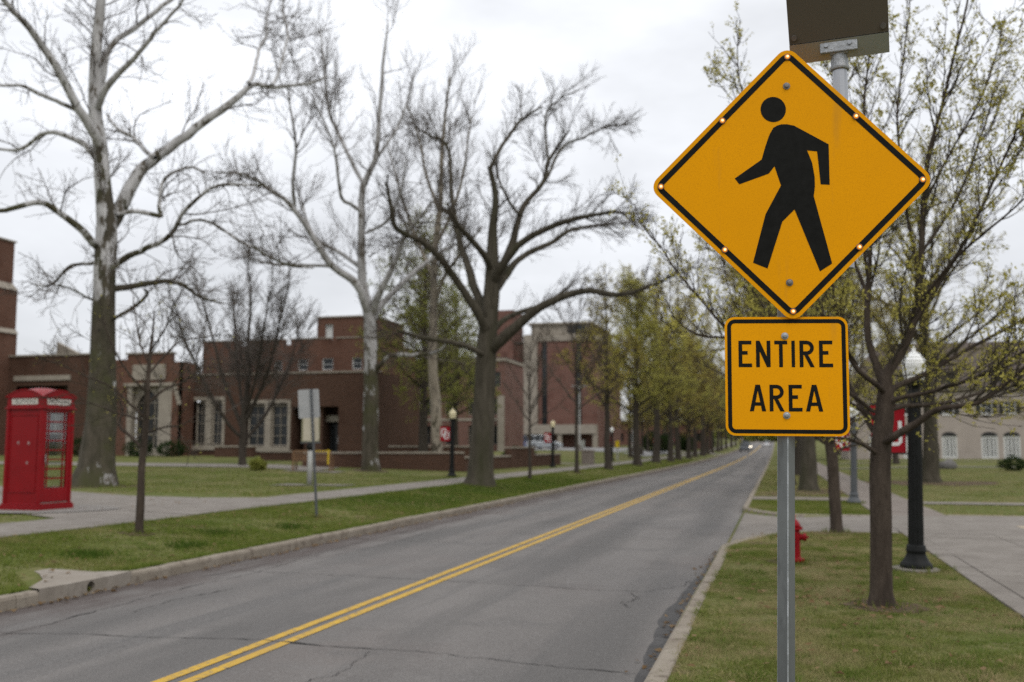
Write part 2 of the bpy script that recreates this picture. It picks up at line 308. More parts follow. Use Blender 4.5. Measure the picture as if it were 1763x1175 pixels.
def ground_sheet_z(x,y):
    z=ground_z(x,y)
    return np.where((x>-8.12)&(x<XL+.01),-.2+rise(y),np.where((x>XR-.02)&(x<XR+.01),-.2+rise(y),z))
struct('ground',grid_mesh('ground',xs,ys,ground_sheet_z),MT['lawn'],'grassy ground with green, straw and bare soil patches','ground',smooth=True)
yr=np.concatenate([[-60,-30],np.arange(-10,340,2.),[360,400]])
road=struct('road',grid_mesh('road',np.array([XL-.06,-6,-4,-2,XR+.04]),yr,lambda x,y:rise(y)+.012*np.cos((x+4.45)/3.5*1.5)),MT['asphalt'],'grey worn asphalt road with transverse cracks','road',smooth=True)
def rz_(x,y): return rise(y)+.012*np.cos((x+4.45)/3.5*1.5)
for xc in (-4.47,-4.27):
    w=.052; yy=np.concatenate([np.arange(-4,150,1.)])
    jit=np.cumsum(rng.normal(0,.0012,len(yy))); jit-=np.linspace(jit[0],jit[-1],len(yy))
    XY=np.stack([np.stack([xc-w+jit,yy,rz_(xc-w,yy)+.005],-1),np.stack([xc+w+jit,yy,rz_(xc+w,yy)+.005],-1)],1)
    struct('lane_line',gridq('lane_line',XY),MT['yellow_line'],parent=road)
XY=np.stack([np.stack([np.full(60,a),np.linspace(160,280,60),rz_(a,np.linspace(160,280,60))+.005],-1) for a in (-4.47,-4.27)],1)
struct('lane_line',gridq('lane_line',XY),MT['yellow_line'],parent=road)
# transverse cracks, each its own strip
def crack(pts,w=.012,n=90,amp=.05,seed=0):
    r=np.random.default_rng(seed); p=np.array(pts,float); s=np.r_[0,np.cumsum(np.linalg.norm(np.diff(p,axis=0),axis=1))]; t=np.linspace(0,s[-1],n)
    q=np.stack([np.interp(t,s,p[:,0]),np.interp(t,s,p[:,1])],-1); d=np.gradient(q,axis=0); d/=np.linalg.norm(d,axis=1)[:,None]; nrm=np.stack([-d[:,1],d[:,0]],-1)
    wob=np.convolve(r.normal(0,1,n+8),np.ones(9)/9,'valid')*amp*2+r.normal(0,amp*.16,n); q+=nrm*wob[:,None]
    ww=.62*w*(.35+.65*np.abs(np.convolve(r.normal(0,1,n+4),np.ones(5)/5,'valid')*2.2)); ww[0]=ww[-1]=.001
    a=q+nrm*ww[:,None]; b=q-nrm*ww[:,None]
    XY=np.stack([np.c_[a,rz_(a[:,0],a[:,1])+.0075],np.c_[b,rz_(b[:,0],b[:,1])+.0075]],1)
    struct('crack',gridq('crack',XY),MT['crack'],parent=road)
CR=[([(-7.6,8.05),(-4.8,8.25),(-3,8.2),(-2.3,8.05),(-1.07,7.85)],.012),([(-7.4,12.8),(-5,12.6),(-3.4,12.4),(-2,12.2),(-1.55,12.25)],.011),([(-1.75,12.1),(-1.6,11.7),(-1.72,11.3),(-1.6,11.0)],.009),([(-1.6,12.2),(-1.2,12.9),(-1.15,13.4)],.007),
    ([(-7.7,17.6),(-5,17.4),(-2.5,17.2)],.01),([(-7.6,23),(-4,22.8),(-1.2,22.9)],.011),([(-7.5,30),(-4,29.7),(-1.2,29.9)],.013),([(-7.5,4.1),(-4,4.2),(-1.1,4.0)],.012),
    ([(-7.1,6.2),(-7.0,8.5),(-7.15,10.6),(-7,12.6),(-7.2,15)],.011),([(-6.6,9.3),(-6.7,10.2),(-6.5,11.2)],.008),([(-7.5,12),(-7.3,15),(-7.45,19),(-7.35,24)],.012),([(-7,14),(-6.8,17),(-7,21)],.009),([(-3.4,8.1),(-3.3,7.4),(-3.5,6.6)],.006)]
for i,(p,w) in enumerate(CR): crack(p,w,seed=i,amp=.035 if len(p)>3 else .02)
# dark resurfaced strip in the right gutter, ragged edge
yy=np.arange(3,17.2,.25); ed=-1.07+.03*np.sin(yy*.9)+.02*np.sin(yy*2.7+1)-.13*np.exp(-((yy-10.2)/2.0)**2)+rng.normal(0,.012,len(yy)); ed=np.minimum(ed,XR-.03-.0*yy); ed[-1]=XR-.06; ed[0]=XR-.05
struct('gutter_patch',gridq('gutter_patch',np.stack([np.c_[ed,yy,rz_(ed,yy)+.0045],np.c_[np.full(len(yy),XR+.01),yy,rz_(XR,yy)+.0045]],1)),MT['asphalt_dark'],parent=road)
# kerbs of cast segments with open joints
def kerb(name,label,segs):
    root=bpy.data.objects.new(name,None); col.objects.link(root); root['kind']='structure'; root['label']=label; root['category']='kerb'
    for pts,inn,h in segs: # polyline on the face; inn = +1/-1 side of the body
        p=np.array(pts,float); d=np.gradient(p,axis=0); d/=np.linalg.norm(d,axis=1)[:,None]; nrm=np.stack([-d[:,1],d[:,0]],-1)*inn
        prof=[(0,-.25),(.0,h-.045),(.012,h-.015),(.04,h),(.155,h),(.165,h-.01),(.165,-.25)]
        k=len(prof); V=[];F=[]
        for i in range(len(p)):
            z0=float(rise(p[i,1]))
            for a,z in prof: V.append((p[i,0]+nrm[i,0]*a,p[i,1]+nrm[i,1]*a,z0+z))
        for i in range(len(p)-1):
            for j in range(k-1): F.append((i*k+j,(i+1)*k+j,(i+1)*k+j+1,i*k+j+1))
        F+=[tuple(range(k)),tuple(range((len(p)-1)*k+k-1,(len(p)-1)*k-1,-1))]
        mb=MB().add(V,F); me=mb.mesh('kerb_segment'); fixn(me); link('kerb_segment',me,MT['kerb'],root)
    return root
def straight(x,y0,y1,inn,h,step=3.05):
    out=[];y=y0
    while y<y1-.01:
        e=min(y1,y+step); j=random.uniform(-.008,.008); out.append(([(x+j,y+.006),(x+j,e-.006)],inn,h+random.uniform(-.006,.006))); y=e
    return out
kerb('kerb_left','tan weathered concrete kerb along the far lawn side of the road',straight(XL,-6,9.6,1,.155)+straight(XL,11.25,75,1,.155)+straight(XL,75,330,1,.155,15))
def arc(f,a,b,n=9):
    x=np.linspace(a,b,n); return [(float(v),float(f(v))) for v in x]
segR=straight(XR,-6,17.0,-1,.14)+[(arc(flare_near,XR+.01,.4,16),-1,.14)]+[(arc(flare_far,1.4,XR+.01,16),-1,.14)]+straight(XR,27.45,75,-1,.14)+straight(XR,75,330,-1,.14,15)
segR+=[([(1.42,24.8),(2.15,24.8)][::-1],-1,.15),([(3.8,25.3),(14,25.3)],1,.15)]
kerb('kerb_right','tan concrete kerb beside the sign and driveway mouth',segR)
# storm drain inlet cast into the left kerb
inl=thing('kerb_inlet','pale concrete kerb inlet with round drain hole and apron in the grass','drain inlet',(-8,10.4,0))
mb=MB(); n=20; hc=(10.42,.078); hr=.072
rect=[]; AN=sorted([2*math.pi*i/18 for i in range(18)]+[math.atan2(v,u)%(2*math.pi) for u in (.42,-.42) for v in (.163-hc[1],-hc[1]-.05)]); n=len(AN)
for a in AN:
    c,s=math.cos(a),math.sin(a); k=min(.42/abs(c) if abs(c)>1e-6 else 9,((.163-hc[1]) if s>0 else (hc[1]+.05))/abs(s) if abs(s)>1e-6 else 9); rect.append((hc[0]+k*c,hc[1]+k*s))
cir=[(hc[0]+hr*math.cos(a),hc[1]+hr*math.sin(a)) for a in AN]
V=[(-7.955,a,b) for a,b in rect]+[(-7.955,a,b) for a,b in cir]+[(-8.3,a,b) for a,b in cir]
mb.add(V,[(i,(i+1)%n,n+(i+1)%n,n+i) for i in range(n)]+[(n+i,n+(i+1)%n,2*n+(i+1)%n,2*n+i) for i in range(n)])
for y0,y1,x0 in ((9.6,10.0,-8.0),(10.84,11.25,-8.0)):
    a,b=(x0,-7.955) if y0<10 else (-7.955,x0)
    mb.add([(a,y0,-.05),(b,y1,-.05),(b,y1,.163),(a,y0,.163)],[(0,1,2,3)])
apr=[(-8.0,9.6),(-7.955,10.0),(-7.955,10.84),(-8.0,11.25),(-8.17,11.22),(-8.35,11.0),(-8.8,10.98),(-9.12,10.95),(-9.15,10.8),(-8.8,10.55),(-8.45,10.2),(-8.17,9.64)]
mb.prism(apr,lambda a,b,d:(a,b,d+.04*max(0,(-8.1-a))),.1634,.168); mb.prism([p for p in apr if p[0]<-8.3]+[(-8.33,10.05)],lambda a,b,d:(a,b,d+.04*max(0,(-8.1-a))),.02,.163); part(mb,'apron',MT['inlet'],inl,True)
me=MB().add([(-8.28,hc[0]+hr*math.cos(2*math.pi*i/16)*1.05,hc[1]+hr*math.sin(2*math.pi*i/16)*1.05) for i in range(16)],[tuple(range(16))]); part(me,'drain_hole',MT['tyre'],inl,True)
mb=MB()
for k in range(46): 
    a=random.uniform(0,6.28); r=random.uniform(0,.04); y=hc[0]+r*math.cos(a); z=hc[1]-.03+random.uniform(-.03,.015); mb.add([(-8.05,y,z-.01),(-8.03,y+.012,z-.01),(-7.99+random.uniform(0,.05),y+random.uniform(-.02,.02),z+.035)],[(0,1,2)])
part(mb,'moss',MT['leaf_green'],inl,True)
# sidewalks as slabs
def slab_walk(name,label,x0,x1,y0,y1,yfar,L,m,zf,joint=.012,split=None):
    root=bpy.data.objects.new(name,None); col.objects.link(root); root['kind']='structure'; root['label']=label; root['category']='sidewalk'
    y=y0; bands=[(x0,x1)] if not split else [(x0,split),(split,x1)]
    while y<y1:
        for a,b in bands:
            t=random.uniform(-.006,.006); mb=MB(); e=y+L; A,B_=a+joint/2,b-joint/2
            zs=[zf(A,y)+t,zf(B_,y)+t,zf(B_,e)+t,zf(A,e)+t]; c=[(A,y+joint/2),(B_,y+joint/2),(B_,e-joint/2),(A,e-joint/2)]
            mb.add([(c[i][0],c[i][1],zs[i]-.09) for i in range(4)]+[(c[i][0],c[i][1],zs[i]) for i in range(4)],[(4,5,6,7),(0,1,5,4),(1,2,6,5),(2,3,7,6),(3,0,4,7)])
            me=mb.mesh('slab'); link('slab',me,m,root)
        y+=L
    if yfar>y:
        yy=np.arange(y,yfar+.1,3.); XY=np.stack([np.stack([np.full(len(yy),a),yy,np.array([zf(a,q) for q in yy])],-1) for a in (x0,x1)],1); o=link('slab_run',gridq('slab_run',XY),m,root)
    return root
lift=lambda x,y:gz(x,y)+.022
slab_walk('sidewalk_left','pale concrete sidewalk past the red telephone box',-12.72,-11.2,-4,70,300,1.55,MT['concrete'],lift)
slab_walk('sidewalk_right','concrete sidewalk with a long joint past the black lamp post',2.2,3.75,-4,20,20,1.55,MT['concrete'],lift,split=2.47)
slab_walk('sidewalk_far','tan concrete sidewalk running on beyond the driveway',2.2,3.75,24.9,72,300,1.55,MT['concrete2'],lift)
def sheet(name,label,cat,XY,m): return struct(name,gridq(name,XY),m,label,cat)
# driveway: flared mouth, then straight on to the right
xx=np.linspace(XR-.03,2.19,30); t=np.linspace(0,1,24)
XY=np.stack([np.stack([xx,flare_near(xx)+(flare_far(xx)-flare_near(xx))*k,ground_z(xx,np.full(30,22.5))+.018],-1) for k in t],0)
sheet('driveway','pale concrete driveway mouth crossing the verge','driveway',XY,MT['concrete'])
def flat(name,label,cat,x0,x1,y0,y1,m,up=.02,nx=14,ny=8,bend=0):
    X,Y=np.meshgrid(np.linspace(x0,x1,nx),np.linspace(y0,y1,ny)); Y=Y+bend*(X-x0); return sheet(name,label,cat,np.stack([X,Y,ground_z(X,Y)+up],-1),m)
flat('driveway_crossing','concrete crossing where sidewalk meets driveway','driveway',2.195,3.755,20.0,24.9,MT['concrete'],.02)
flat('driveway_inner','concrete driveway leading away right of the sidewalk','driveway',3.755,16,17.6,25.3,MT['concrete'],.016)
flat('sand_patch','tan sandy patch spilled on the driveway','sand',4.6,9,18.9,22.3,MT['sand'],.021)
flat('cross_path','narrow concrete path across the right lawn','path',3.75,34,30.2,31.3,MT['concrete'],.02,30)
flat('cross_path','narrow worn path between road kerb and sidewalk','path',-.78,2.2,31.4,33.2,MT['concrete2'],.02)
flat('lawn_path','long pale path before the beige house','path',4.2,60,74,75.6,MT['concrete'],.03,40); flat('lawn_path','pale path by the beige house front lawn','path',4.2,60,92,93.2,MT['concrete'],.03,40)
# plaza spreading from the telephone box, and the path across the upper lawn
def poly_sheet(name,label,cat,P,m,up=.02,sub=3):
    import bmesh
    bm=bmesh.new(); vs=[bm.verts.new((a,b,0)) for a,b in P]; bm.faces.new(vs); bmesh.ops.triangulate(bm,faces=bm.faces); 
    for _ in range(sub): bmesh.ops.subdivide_edges(bm,edges=bm.edges,cuts=1,use_grid_fill=True)
    bmesh.ops.triangulate(bm,faces=bm.faces)
    for v in bm.verts: v.co.z=gz(v.co.x,v.co.y)+up
    bmesh.ops.recalc_face_normals(bm,faces=bm.faces); me=bpy.data.meshes.new(name); bm.to_mesh(me); bm.free()
    if me.polygons[0].normal.z<0: me.flip_normals()
    return struct(name,me,m,label,cat)
poly_sheet('plaza','concrete plaza fanning out beside the red telephone box','path',[(-12.73,15.6),(-12.73,23.2),(-14.2,22.8),(-16.6,23.2),(-19.2,24.6),(-24,27.2),(-34,32),(-35,29.4),(-26,25),(-20.5,21.2),(-16.4,17.9),(-14.4,16.6)],MT['concrete'],.018)
pad=[(-14.75+1.5*math.cos(a)*(1+.03*math.sin(5*a)),17.75+1.35*math.sin(a)*(1+.03*math.sin(4*a+1))) for a in np.linspace(0,2*math.pi,28,endpoint=False)]
poly_sheet('gravel_pad','round grey gravel pad under the red telephone box','gravel',pad,MT['gravel'],.03,2)
X,Y=np.meshgrid(np.linspace(-60,-20.5,60),np.linspace(0,1,4)); Y=44.2+Y*2.6+(X+40)*-.10
sheet('upper_path','pale path along the brick building front','path',np.stack([X,Y,ground_z(X,Y)+.02],-1),MT['concrete'])
# parking lot and side street beyond the left lawn
X,Y=np.meshgrid(np.linspace(-95,-14.2,40),np.linspace(112,146,14)); sheet('parking_lot','pale grey asphalt parking lot beyond the lawn','parking lot',np.stack([X,Y,ground_z(X,Y)+.03],-1),MT['lot'])
X,Y=np.meshgrid(np.linspace(-15.5,-8.05,12),np.linspace(150,158,6)); sheet('side_drive','pale concrete drive joining the road','driveway',np.stack([X,Y,ground_z(X,Y)+.03],-1),MT['concrete'])
# bench pad, board pad
flat('bench_pad','small pale concrete pad under the wooden bench','pad',-21.6,-19.0,41.0,42.3,MT['concrete'],.02,4,4); flat('board_pad','worn concrete pad round the white post','pad',-16.6,-13.9,30.6,31.9,MT['concrete'],.02,4,4)
# bare soil rings round trunks; left verge and lawn rings paint contact shade
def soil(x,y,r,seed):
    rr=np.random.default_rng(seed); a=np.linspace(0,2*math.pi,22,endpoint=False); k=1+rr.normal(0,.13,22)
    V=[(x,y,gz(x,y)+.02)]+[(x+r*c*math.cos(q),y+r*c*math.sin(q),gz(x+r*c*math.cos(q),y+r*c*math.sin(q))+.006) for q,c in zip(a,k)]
    o=link('soil_shade_ring',MB().add(V,[(0,1+i,1+(i+1)%22) for i in range(22)]).mesh('soil_shade_ring'),MT['soil']); o['kind']='structure'; o['category']='soil'; return o
for i,(x,y,r,l) in enumerate([(.98,10.96,.42,'bare brown soil round the trunk of the budding tree'),(1.03,19.9,.5,'bare soil round the slim verge tree beyond the hydrant'),(.15,14.75,.35,'scuffed soil round the hydrant foot'),(1.05,38,2.2,'bare soil under the big verge tree past the path'),(6.5,47.6,3,'wide bare soil under the yard tree'),(.2,35,1.3,'trampled bare soil by the far kerb'),(-10.33,34.45,1.0,'soil brown painted contact shade at the foot of the pruned oak'),(-21.74,28.5,1.5,'soil brown painted contact shade at the foot of the huge sycamore'),(-18.59,44.2,.95,'soil brown painted contact shade under the sycamore by the low wall'),(-10.15,14.42,.26,'small soil brown painted contact shade ring round the thin young tree'),(-10.28,52.1,.5,'soil brown painted contact shade ring round the slim dark forked tree'),(-10.1,61.3,.6,'soil brown painted contact shade ring round the budding tree beside the lamp')]): soil(x,y,r,i)['label']=l
# grass blades
def blades(name,label,x0,x1,y0,y1,n,h,w,m,excl=None,bias=1,gap=.38):
    x=rng.uniform(x0,x1,n); y=y0+(y1-y0)*rng.uniform(0,1,n)**bias
    f=(np.sin(x*2.1+1.3*np.sin(y*.9))+np.sin(y*1.7+x*.6)+np.sin(x*5.3-y*3.9)*.6)/2.6
    k=rng.uniform(-1,1,n)<f+.75
    if excl is not None: k&=~excl(x,y)
    x,y,f=x[k],y[k],f[k]; n=len(x); z=ground_z(x,y)-.003; a=rng.uniform(0,2*math.pi,n); hh=h*rng.uniform(.45,1.15,n)*(1+.35*f); ww=w*rng.uniform(.7,1.4,n)
    l=rng.uniform(.2,1.1,n)*hh; b=rng.uniform(0,2*math.pi,n); dx,dy=np.cos(a)*ww,np.sin(a)*ww
    P=np.stack([np.stack([x-dx,y-dy,z],-1),np.stack([x+dx,y+dy,z],-1),np.stack([x+np.cos(b)*l,y+np.sin(b)*l,z+hh],-1)],1).reshape(-1,3)
    me=np_mesh(name,P,None,np.arange(3*n).reshape(-1,3)); o=link(name,me,m); tag(o,label,'grass',kind='stuff'); return o
dist=lambda x,y,a,b,r:(x-a)**2+(y-b)**2<r*r
blades('grass','short dry grass on the verge round the pedestrian sign',XR+.13,2.2,4,20.3,220000,.034,.0032,MT['blade_r'],lambda x,y:(y>flare_near(x)-.16)|(dist(x,y,.98,10.96,.33)&(rng.uniform(0,1,len(x))<.85))|dist(x,y,1.72,14.24,.3)|(dist(x,y,.98,10.96,.7)&(rng.uniform(0,1,len(x))<.55)),1.3)
blades('grass','green grass strip beyond the driveway',XR+.16,2.2,25,31.4,22000,.05,.005,MT['blade_l'],lambda x,y:y<flare_far(x)+.16)
blades('grass','green grass of the left verge by the kerb',-11.2,XL-.13,4,48,160000,.06,.0045,MT['blade_l'],lambda x,y:(y>9.6)&(y<11.2)&(x>-9.1)&(y>9.7+(-8.2-x)*.85)&(y<11.25-(-8.1-x)*.4),1.35)
def ex_l(x,y): return ((x>-20)&(y<25)&(y>15)&(y<16.4+(-12.7-x)*1.05+6.5)&(y>15.8+(-13-x)*.75))|dist(x,y,-14.75,17.75,1.5)|((x<-19.5)&(abs(y-(25.9+(-21-x)*.45))<1.7))|(abs(y-45.5-(x+40)*-.1)<1.6)|((x>-21.6)&(x<-19)&(y>41)&(y<42.3))
blades('grass','open lawn between sidewalk and brick building',-46,-12.75,13,45,120000,.06,.009,MT['blade_l'],ex_l,1.1)
blades('grass','dry verge grass further along the right kerb',XR+.16,2.2,33.2,70,26000,.06,.009,MT['blade_r'])
blades('grass','lawn right of the right sidewalk',3.8,26,25.5,70,60000,.06,.011,MT['blade_r'],lambda x,y:(y>30.1)&(y<31.4))
blades('grass','grass corner right of the driveway near the sidewalk',3.8,7,8,17.5,16000,.05,.005,MT['blade_l'])
blades('grass','left verge grass further along the road',-11.2,XL-.17,48,110,30000,.07,.012,MT['blade_l'])
# denser dark clumps on the left verge
cx=[(-8.9,13.9),(-9.4,15.6),(-9.0,17.5),(-9.3,12.1),(-9.6,33),(-9.2,36),(-9.8,30),(-9,26),(-9.3,40),(-8.8,44),(-10.6,24.5)]
P=[]
for i,(a,b) in enumerate(cx):
    k=420 if i<4 else 2600; s=.16 if i<4 else 1.1; P.append(np.stack([a+rng.normal(0,s,k),b+rng.normal(0,s*1.4,k)],-1))
P=np.concatenate(P); P=P[(P[:,0]<XL-.2)&(P[:,0]>-11.15)]; n=len(P); z=ground_z(P[:,0],P[:,1]); a=rng.uniform(0,6.28,n); hh=rng.uniform(.05,.1,n); w=.006
V=np.stack([np.c_[P[:,0]-w*np.cos(a),P[:,1]-w*np.sin(a),z],np.c_[P[:,0]+w*np.cos(a),P[:,1]+w*np.sin(a),z],np.c_[P[:,0]+rng.normal(0,.03,n),P[:,1]+rng.normal(0,.03,n),z+hh]],1).reshape(-1,3)
tag(link('grass_clump',np_mesh('grass_clump',V,None,np.arange(3*n).reshape(-1,3)),leaf_mat('grass_lush',(.045,.085,.012),(.075,.12,.022))),'lush dark grass clumps on the left verge','grass',kind='stuff')
# dead leaves on grass and in the gutters
def litter():
    S=[]
    S.append(np.c_[rng.uniform(-.75,2.15,230),rng.uniform(5,20,230)]); S.append(np.c_[rng.uniform(-11.1,-8.2,420),rng.uniform(6,30,420)])
    S.append(np.c_[XL+.04+np.abs(rng.normal(0,.09,320)),rng.uniform(6,30,320)]); S.append(np.c_[XR-.04-np.abs(rng.normal(0,.07,90)),rng.uniform(6,17,90)]); S.append(np.c_[rng.normal(.6,.5,90),rng.normal(11,.5,90)]); S.append(np.c_[rng.uniform(-30,-13,500),rng.uniform(16,42,500)])
    P=np.concatenate(S); n=len(P); inroad=(P[:,0]>XL)&(P[:,0]<XR); z=np.where(inroad,rise(P[:,1])+.02,ground_z(P[:,0],P[:,1])+.035); a=rng.uniform(0,6.28,n); s=rng.uniform(.018,.045,n); u=np.stack([np.cos(a),np.sin(a)],-1)*s[:,None]; v=np.stack([-u[:,1],u[:,0]],-1)*.6; t=rng.uniform(-.015,.02,(n,4))
    V=np.stack([np.c_[P-u,z+t[:,0]],np.c_[P+v,z+t[:,1]],np.c_[P+u,z+t[:,2]],np.c_[P-v,z+t[:,3]]],1).reshape(-1,3)
    tag(link('fallen_leaves',np_mesh('fallen_leaves',V,np.arange(4*n).reshape(-1,4)),MT['dead_leaf']),'scattered brown fallen leaves on verges and gutters','leaves',kind='stuff')
litter()

# longer grass left by the mower round posts and trunks
RP=[]
for x,y,r,k in ((-.013,3.93,.05,160),(1.72,14.24,.33,260),(.2,14.65,.13,160),(.98,10.96,.2,120),(1.03,19.9,.2,160),(-9.44,19.52,.06,220),(-10.15,14.42,.14,200),(-10.33,34.45,.62,700),(-13.48,40.8,.25,260),(-21.74,28.5,1.0,900),(2.05,30,.25,260),(-15.36,31.16,.14,200),(-10.27,41.7,.14,260),(-10.28,52.1,.18,260)):
    a=rng.uniform(0,6.28,k); q=r+np.abs(rng.normal(0,.035+.06*r,k)); RP.append(np.c_[x+q*np.cos(a),y+q*np.sin(a)])
RP=np.concatenate(RP); n=len(RP); z=ground_z(RP[:,0],RP[:,1])-.004; a=rng.uniform(0,6.28,n); hh=rng.uniform(.05,.13,n); w=.0045
V=np.stack([np.c_[RP[:,0]-w*np.cos(a),RP[:,1]-w*np.sin(a),z],np.c_[RP[:,0]+w*np.cos(a),RP[:,1]+w*np.sin(a),z],np.c_[RP[:,0]+rng.normal(0,.03,n),RP[:,1]+rng.normal(0,.03,n),z+hh]],1).reshape(-1,3)
tag(link('grass_tuft',np_mesh('grass_tuft',V,None,np.arange(3*n).reshape(-1,3)),MT['blade_l']),'longer unmown grass tufts round posts and trunks','grass',kind='stuff')

def clumps(name,label,x0,x1,y0,y1,nc,m,excl=None,k_=1.):
    cx=rng.uniform(x0,x1,nc); cy=y0+(y1-y0)*rng.uniform(0,1,nc)**1.4
    if excl is not None: k=~excl(cx,cy); cx,cy=cx[k],cy[k]
    nc=len(cx); per=44; s=rng.uniform(.03,.09,nc); H=rng.uniform(.035,.075,nc)*k_; i=np.repeat(np.arange(nc),per); n=len(i)
    dx=rng.normal(0,1,n)*s[i]; dy=rng.normal(0,1,n)*s[i]; x=np.clip(cx[i]+dx,x0,x1); y=cy[i]+dy; z=ground_z(x,y)-.003; a=rng.uniform(0,6.28,n); w=.0036; h=H[i]*rng.uniform(.5,1.1,n)
    V=np.stack([np.c_[x-w*np.cos(a),y-w*np.sin(a),z],np.c_[x+w*np.cos(a),y+w*np.sin(a),z],np.c_[x+dx*.7+rng.normal(0,.015,n),y+dy*.7+rng.normal(0,.015,n),z+h]],1).reshape(-1,3)
    tag(link(name,np_mesh(name,V,None,np.arange(3*n).reshape(-1,3)),m),label,'grass',kind='stuff')
clumps('grass_tuft','coarse green tufts scattered in the verge by the sign',XR+.25,2.18,5,19.8,330,leaf_mat('tuft_green',(.075,.12,.02),(.15,.19,.045)),lambda x,y:y>flare_near(x)-.3)
clumps('grass_tuft','pale straw tufts scattered in the verge by the sign',XR+.25,2.18,5,19.8,260,leaf_mat('tuft_straw',(.26,.22,.1),(.37,.31,.16)),lambda x,y:y>flare_near(x)-.3,.7)
clumps('grass_tuft','coarse green tufts scattered along the left verge',-11.1,XL-.2,6,32,420,leaf_mat('tuft_verge',(.075,.125,.018),(.15,.2,.045)),lambda x,y:(y>9.4)&(y<11.4)&(x>-9.4))
clumps('grass_tuft','grass spilling over the back of the right kerb',XR+.14,XR+.2,5,16.9,45,leaf_mat('tuft_edge',(.11,.15,.03),(.22,.22,.07)),None,.6)
clumps('grass_tuft','grass spilling over the back of the left kerb',XL-.2,XL-.13,6,40,420,leaf_mat('tuft_edge_left',(.09,.14,.02),(.18,.21,.05)),lambda x,y:(y>9.5)&(y<11.3))
